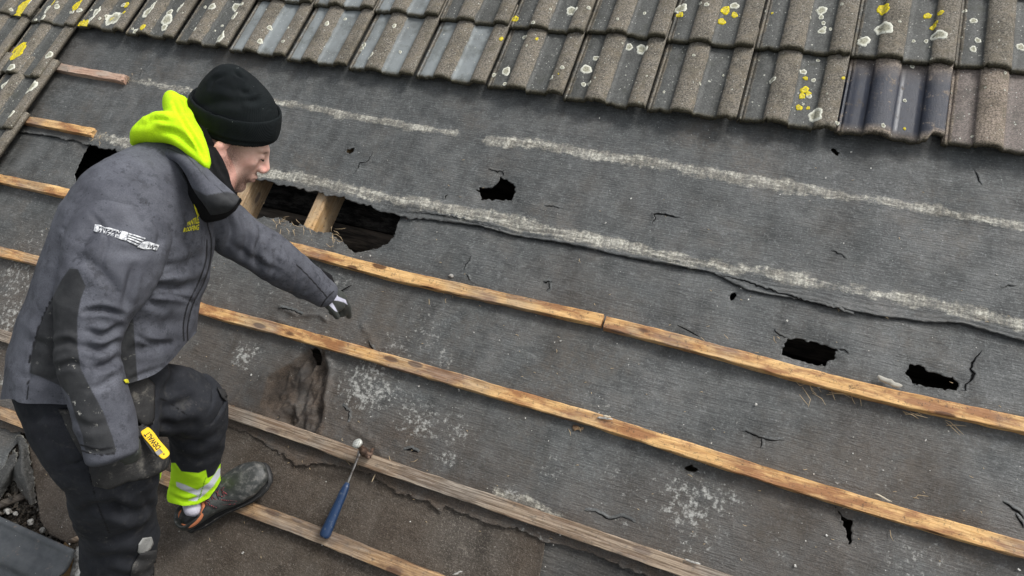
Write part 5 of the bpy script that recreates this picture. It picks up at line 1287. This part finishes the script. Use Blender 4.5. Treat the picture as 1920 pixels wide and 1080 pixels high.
def lettering(name, text, quad, B, off, m, parent, bold=0.0, flat=None):
    """text mapped into a pixel quad (top left, top right, bottom right, bottom left), laid on a surface"""
    cu = bpy.data.curves.new('text', 'FONT'); cu.body = text; cu.offset = bold; cu.resolution_u = 3; to = bpy.data.objects.new('text', cu); col.objects.link(to)
    bpy.context.view_layer.update(); me = bpy.data.meshes.new_from_object(to.evaluated_get(bpy.context.evaluated_depsgraph_get())); bpy.data.objects.remove(to)
    v = np.array([w.co for w in me.vertices])[:, :2]; F = [list(p.vertices) for p in me.polygons]; v = (v-v.min(0))/(v.max(0)-v.min(0)); q = np.array(quad, float)
    out = []
    for a, b in v:
        x, y = (q[3]*(1-a)+q[2]*a)*(1-b)+(q[0]*(1-a)+q[1]*a)*b
        if flat is not None: out.append(flat(x, y)); continue
        h = hit(B, x, y); out.append(h[0]+h[1]*off if h else at(x, y, 1.4))
    return obj(name, out, F, m, parent=parent, smooth=False)
BJ = bvh(SLEEVE, JACKET); BT = bvh(TROUS, JACKET, SLEEVE); BTT = bvh(TROUS)
# sleeve print
def strip(pts): return pts
patch('sleeve_print', [(178,421),(222,433),(221,436),(186,426),(183,437),(177,434)], BJ, .0022, M['wprint'], SLEEVE, 1.5, .0008)
lettering('sleeve_print', 'WW', [(185,427),(204,432),(200,441),(182,436)], BJ, .0024, M['wprint'], SLEEVE, .02)
lettering('sleeve_print', '19 1V', [(206,429),(227,435),(225,440),(204,434)], BJ, .0024, M['wprint'], SLEEVE, .02)
lettering('sleeve_print', '76 IIE', [(204,436),(226,442),(224,448),(202,442)], BJ, .0024, M['wprint'], SLEEVE, .02)
patch('sleeve_print', [(228,434),(240,437),(236,452),(222,448)], BJ, .0022, M['wprint'], SLEEVE, 1.5, .0008)
for k in range(4): patch('sleeve_print', [(241-k,438+k*4),(272-k*4,447+k*4),(270-k*4,449.4+k*4),(240-k,440.4+k*4)], BJ, .0022, M['wprint'], SLEEVE, 1.3, .0008)
patch('sleeve_print', [(256,463),(266,454),(275,452),(298,460),(292,471),(284,468),(270,468)], BJ, .0022, M['wprint'], SLEEVE, 1.5, .0008)
lettering('sleeve_print', 'SWT', [(276,458),(294,463),(291,470),(273,465)], BJ, .0036, M['stitch'], SLEEVE, .02)
# chest print
patch('chest_print', [(361,379),(363,378),(369,398),(372,404),(368,404),(364,392)], BJ, .0022, M['yprint'], JACKET, 1.2, .0008)
lettering('chest_print', 'PANTILE', [(351,416),(370,404),(372,418),(349,424)], BJ, .0022, M['yprint'], JACKET, .03)
lettering('chest_print', 'ROOFING', [(344,427),(372,420),(371,431),(342,435)], BJ, .0022, M['yprint'], JACKET, .03)
patch('label_tag', [(229,713),(234,711),(240,714),(239,719),(233,719)], BJ, .003, M['yprint'], JACKET, 1.5, .001)
# holster pocket, flap, knee patch
z_ = lambda X, V: np.zeros(len(X))
PK = patch('holster_pocket', [(152,795),(235,800),(262,790),(280,812),(313,862),(302,880),(270,893),(232,900),(203,912),(174,903),(166,860)], BTT, .010, M['pocket'], TROUS, 4, .004, .012, soft=2)
patch('thigh_pocket_flap', [(112,765),(150,765),(158,800),(160,842),(176,850),(172,880),(150,845),(130,805)], BTT, .006, M['pocket'], TROUS, 4, .004, .003)
patch('holster_pocket', [(225,712),(265,702),(282,720),(281,800),(262,800),(245,780),(238,745)], BTT, .010, M['pocket'], TROUS, 4, .003, .006)
patch('knee_patch', [(258,1020),(266,1008),(282,1006),(286,1018),(280,1030),(266,1038),(257,1034)], BTT, .003, M['reflect'], TROUS, 2.5, .002)
patch('knee_pocket', [(246,1060),(262,1035),(290,1030),(294,1130),(240,1130)], BTT, .004, M['pocket'], TROUS, 4, .003, .002)
patch('pocket_flap', [(330,655),(340,653),(376,681),(374,686),(362,688),(345,676)], BTT, .010, M['trouser'], TROUS, 3, .003, 0, attrs=dict(hivis=lambda X, V: np.full(len(X), -1.), silver=lambda X, V: np.full(len(X), -1.), seam=z_))
patch('hip_pocket_tab', [(405,728),(424,735),(431,750),(425,756),(412,745)], BTT, .006, M['pocket'], TROUS, 3, .003)

# ---- cuff opening glove and tool hand
vol = Vol(WRR-.12, WRR+.12, .0035)
vol.sweep(chain((215,820,1.345,70,.022), (236,838,1.35,56,.022), (243,850,1.37,44,.022)), .01)
for k in range(4):
    vol.sweep(chain((232+6*k,834-2*k,1.34+.004*k,13,.009), (238+6*k,852-2*k,1.355,13,.009), (236+5*k,866-2*k,1.38,11,.008)), .004)
vol.sweep(chain((212,832,1.33,14,.010), (222,850,1.33,13,.009), (232,860,1.345,11,.008)), .005)
cloth('glove', vol, M['glove'], MAN, noise=((.02,.0006),), attrs=dict(knit=lambda X, V: np.full(len(X), -1.)))
# ---- pointing hand in a grey backed, dark palmed glove
vol = Vol(at(630,565,2.03)-.12, at(630,575,2.03)+.12, .0026)
vol.sweep(chain((600,548,1.97,36,.020), (616,556,1.995,42,.018), (630,564,2.02,44,.017), (640,568,2.04,36,.015)), .008, n=2)
vol.sweep(chain((638,562,2.035,14,.0095), (648,569,2.055,13.5,.0093), (653,581,2.085,12.5,.009), (654,593,2.115,11,.0085)), .004, n=2)      # index, pointing
vol.sweep(chain((640,570,2.045,14,.0095), (647,578,2.07,13,.0092), (645,588,2.09,12,.009), (637,589,2.085,11,.0085)), .003, n=2)           # middle, curled
vol.sweep(chain((633,573,2.05,13,.0092), (639,582,2.075,12.5,.009), (635,590,2.085,11.5,.0085), (629,587,2.075,10.5,.008)), .003, n=2)     # ring
vol.sweep(chain((624,573,2.05,12,.0085), (628,582,2.07,11,.008), (626,588,2.075,10,.0078), (620,585,2.065,9,.0075)), .003, n=2)           # little
vol.sweep(chain((608,560,1.985,16,.011), (616,572,1.995,14,.0105), (625,583,2.015,13,.010), (632,594,2.04,11,.009)), .004, n=2)            # thumb
gk = np.array([(598,540),(628,545),(634,556),(648,562),(652,572),(645,567),(634,564),(620,563),(628,575),(633,585),(628,583),(617,572),(609,562),(596,566)])
cloth('glove', vol, M['glove'], MAN, noise=((.02,.0005),), attrs=dict(knit=lambda X, V: np.clip(sdist(X, gk)/1.5, -1, 1)), lines=[([(610,560),(616,566),(622,563)], 1.6, .002), ([(640,562),(646,570),(650,578)], 1.4, .0012)])
vol = Vol(at(618,530,1.99)-.07, at(618,530,1.99)+.07, .003)
vol.sweep(chain((602,512,1.99,14,.02), (613,522,1.99,22,.024), (622,538,2.0,16,.022)), .006)
cloth('sleeve_cuff', vol, M['snood'], MAN, noise=((.02,.001),))

# ---- shoe
def shoe(H, Tt, parent_name, roll=0.0):
    f_ = Tt-H; f_[2] = 0; Ls = np.linalg.norm(f_); f_ /= Ls; s_ = np.array([-f_[1], f_[0], 0]); up_ = np.array([0,0,1.0]); A = np.array([f_, s_, up_])
    q = lambda x, y, z: H+x*f_+y*s_+z*up_
    root = empty('shoe', H, parent=MAN); ORIG[root] = ORIG[MAN]
    cen = lambda x: .006*math.sin(x/.3*math.pi)
    prof = [(.010,.032,.028,.060),(.035,.040,.045,.052),(.075,.042,.048,.052),(.110,.043,.045,.046),(.140,.047,.038,.037),(.170,.052,.033,.031),(.205,.056,.032,.029),(.240,.054,.031,.028),(.268,.045,.028,.024),(.285,.032,.022,.018)]
    vol = Vol(q(.15,0,.05)-.20, q(.15,0,.05)+.20, .0032)
    vol.sweep([(q(x, cen(x), .018+hh_), w_, hh_, s_) for x, w_, hh_, _ in prof], .006, n=2, cap=.6)
    vol.sweep([(q(.02,0,.068), .038, .022, s_), (q(.07,0,.074), .040, .024, s_), (q(.105,0,.078), .032, .022, s_)], .012)
    vol.sweep([(q(.028,0,.092), .030, .027, s_), (q(.062,0,.094), .031, .030, s_), (q(.098,0,.112), .026, .024, s_)], .003, 'cut')
    UPP = cloth('upper', vol, M['leather'], root, noise=((.02,.0008),), seed=31, attrs=dict(toe=lambda X, V: np.clip((((V-H)@f_)-.16)/.06, 0, 1)))
    vol = Vol(q(.15,0,.03)-.20, q(.15,0,.03)+.20, .0032)
    vol.sweep([(q(x, cen(x), .013), w_+.005, .013, s_) for x, w_, a_, b_ in prof], .003, n=2, cap=1)
    for k in range(2): vol.sweep([(q(-.001,-.02,.013),.012,.013,s_),(q(-.001,.02,.013),.012,.013,s_)], .008)
    cloth('sole', vol, M['sole'], root, noise=((.01,.0005),), seed=33)
    mb = MB(); W_ = [(x, w_) for x, w_, _, _ in prof]; xs = np.linspace(.01, .284, 30); ww = np.interp(xs, *zip(*W_))+.0035
    pts = [q(x, cen(x)-w_, .0275) for x, w_ in zip(xs, ww)]+[q(.294, cen(.28), .0275)]+[q(x, cen(x)+w_, .0275) for x, w_ in zip(xs[::-1], ww[::-1])]+[q(-.006,0,.0275)]
    mb.tube(pts+[pts[0]], .0022, 6); mb.obj('welt', [M['pocket']], parent=root)
    # padded orange lining round the opening
    mb = MB(); ring = []
    for k in range(29):
        a = 2*math.pi*k/28; x = .055+.054*math.cos(a); y = .037*math.sin(a); ring.append(q(x, y, .084+.012*math.cos(a)-.004*abs(math.sin(a))))
    mb.tube(ring, .0070, 10, cap=False); V = []; 
    for z0, sc_ in ((.088, .96), (.060, .85), (.040, .6)):
        for k in range(28):
            a = 2*math.pi*k/28; V.append(q(.056+.052*sc_*math.cos(a), .034*sc_*math.sin(a), z0-.004+(.012*math.cos(a) if z0 > .07 else 0)))
    mb.add(V, [(j*28+k, j*28+(k+1) % 28, (j+1)*28+(k+1) % 28, (j+1)*28+k) for j in range(2) for k in range(28)]+[tuple(56+k for k in range(28))])
    mb.obj('lining', [M['liner']], parent=root)
    # laces
    mb = MB(); top = lambda x: .018+2*np.interp(x, [p[0] for p in prof], [p[2] for p in prof])+.001
    for k in range(4):
        x0 = .118+.016*k
        for sg in (-1, 1):
            P = smooth_line([q(x0, -.020*sg, top(x0)-.008), q(x0+.006, 0, top(x0+.006)+.0025), q(x0+.014, .020*sg, top(x0+.014)-.008)], 5); mb.tube(P, .0022, 6)
    for sg, y_ in ((-1,-.03),(1,.02)):
        P = smooth_line([q(.118,0,.096), q(.125,sg*.018,.100), q(.135,sg*.034,.085), q(.128,sg*.026,.088), q(.120,0,.098)], 6); mb.tube(P, .0021, 6)
    P = smooth_line([q(.122,-.004,.097), q(.135,-.02,.088), q(.155,-.034,.072), q(.180,-.046,.058)], 6); mb.tube(P, .0021, 6)
    P = smooth_line([q(.120,-.004,.097), q(.145,-.012,.085), q(.17,-.03,.078), q(.190,-.043,.062)], 6); mb.tube(P, .0021, 6)
    mb.obj('laces', [M['lace']], parent=root); return root, q
SH, q_ = shoe(on(362,980,.027), on(508,888,.027), 'shoe')
vol = Vol(q_(.055,0,.09)-.09, q_(.055,0,.09)+.09, .0035)
vol.sweep([(q_(.076,0,.05), .022, .024, q_(0,1,0)-q_(0,0,0)), (q_(.074,0,.10), .023, .025, q_(0,1,0)-q_(0,0,0)), (ANL+[0,0,.01], .036, .038, q_(0,1,0)-q_(0,0,0))], .004)
cloth('sock', vol, M['sock'], MAN, noise=((.02,.001),))
SH2, q2 = shoe(on(185,1262,.01), on(300,1225,.01), 'shoe')

# ---- utility knife clipped into the pocket
BK = bvh(TROUS, PK); h = hit(BK, 272, 812); kd = np.linalg.norm(h[0]-CAM_C) if h else 1.45
ha = at(271,806,1.0)-CAM_C; zk = (h[0]-CAM_C)@CAM_R[2] if h else 1.42
KN = empty('utility_knife', at(290,832,zk-.02), 'yellow and black utility knife clipped to the edge of the man\'s trouser pocket', 'knife')
zk -= .018
def kp(u, v, w=0):
    """u along the knife from its upper end, v across, w towards the viewer"""
    a, b = at(270,807,zk), at(310,857,zk+.012); t_ = (b-a)/np.linalg.norm(b-a); _, _, r_ = vframe(290,832); s_ = np.cross(t_, r_); s_ /= np.linalg.norm(s_)
    if s_@CAM_R[0] < 0: s_ = -s_
    return a+t_*u*np.linalg.norm(b-a)+s_*v-r_*w
def plate(outline, w0, w1, name, m, bev=.0012):
    n_ = len(outline); o_ = np.array(outline, float); c_ = o_.mean(0); V = []
    for w_, sc_ in ((w0, 1), (w1-bev, 1), (w1, .90)):
        for u, v in o_: uu, vv_ = c_+(np.array([u, v])-c_)*np.array([1-(1-sc_)*.3, sc_]); V.append(kp(uu, vv_, w_))
    F = [(j*n_+k, j*n_+(k+1) % n_, (j+1)*n_+(k+1) % n_, (j+1)*n_+k) for j in range(2) for k in range(n_)]+[tuple(2*n_+k for k in range(n_)), tuple(range(n_))[::-1]]
    return obj(name, V, F, m, parent=KN, smooth=False)
body_ol = smooth_line([(-.02,.002),(.0,.010),(.2,.0125),(.5,.0115),(.8,.0125),(.98,.011),(1.03,.003),(1.0,-.006),(.8,-.009),(.5,-.0085),(.2,-.009),(0,-.007),(-.02,.002)], 4)[:-1]
plate(body_ol, .004, .014, 'body', M['yellow'])
plate(smooth_line([(-.01,-.008),(.3,-.0125),(.7,-.0135),(.93,-.012),(.98,-.006),(.6,-.004),(.2,-.004),(-.01,-.008)], 4)[:-1], 0, .010, 'trim', M['plastic'])
plate([(.70,-.010),(.70,.002),(.84,.003),(.84,-.010)], .010, .0175, 'clip', M['hsteel'])
plate([(.88,.000),(.88,.003),(.92,.003),(.92,.000)], .0135, .0150, 'screw', M['plastic'])
o_ = lettering('lettering', 'DEWALT', [(.68,-.0050),(.10,-.0060),(.10,.0068),(.68,.0060)], None, 0, M['stitch'], KN, .02, flat=lambda x, y: kp(x, y, .0146))

# ------------------------------------------------------------------ what lies below the roof, outside the frame
m, n = mat('yard ground', .95, spec=.2); v = n.coord(); n.color(n.mx(n.ramp(n.noise(v, .6, 6, .7), .35, .65), (.045,.06,.03), (.10,.095,.08)))
gme = mesh('ground', [(-150,-150,0),(150,-150,0),(150,150,0),(-150,150,0)], [(0,1,2,3)], m, False)
g = bpy.data.objects.new('ground', gme); col.objects.link(g); g.location = (0, 0, .2); g['kind'] = 'structure'; g['label'] = 'yard ground far below the roof'
m, n = mat('rendered house wall', .9); n.color(n.mx(n.noise(n.coord(), 3, 5), (.30,.28,.25), (.40,.38,.34)))
MW = MB(); MW.box((1.3, -2.75, 2.2), (3.6, .12, 2.0)); MW.box((-2.3, -.4, 2.2), (.12, 2.3, 2.0)); MW.box((4.9, -.4, 2.2), (.12, 2.3, 2.0))
wme = mesh('house_wall', np.vstack(MW.V), MW.F, m, False); wo_ = bpy.data.objects.new('house_wall', wme); col.objects.link(wo_); wo_['kind'] = 'structure'; wo_['label'] = 'plain rendered wall of the house under the roof slope'
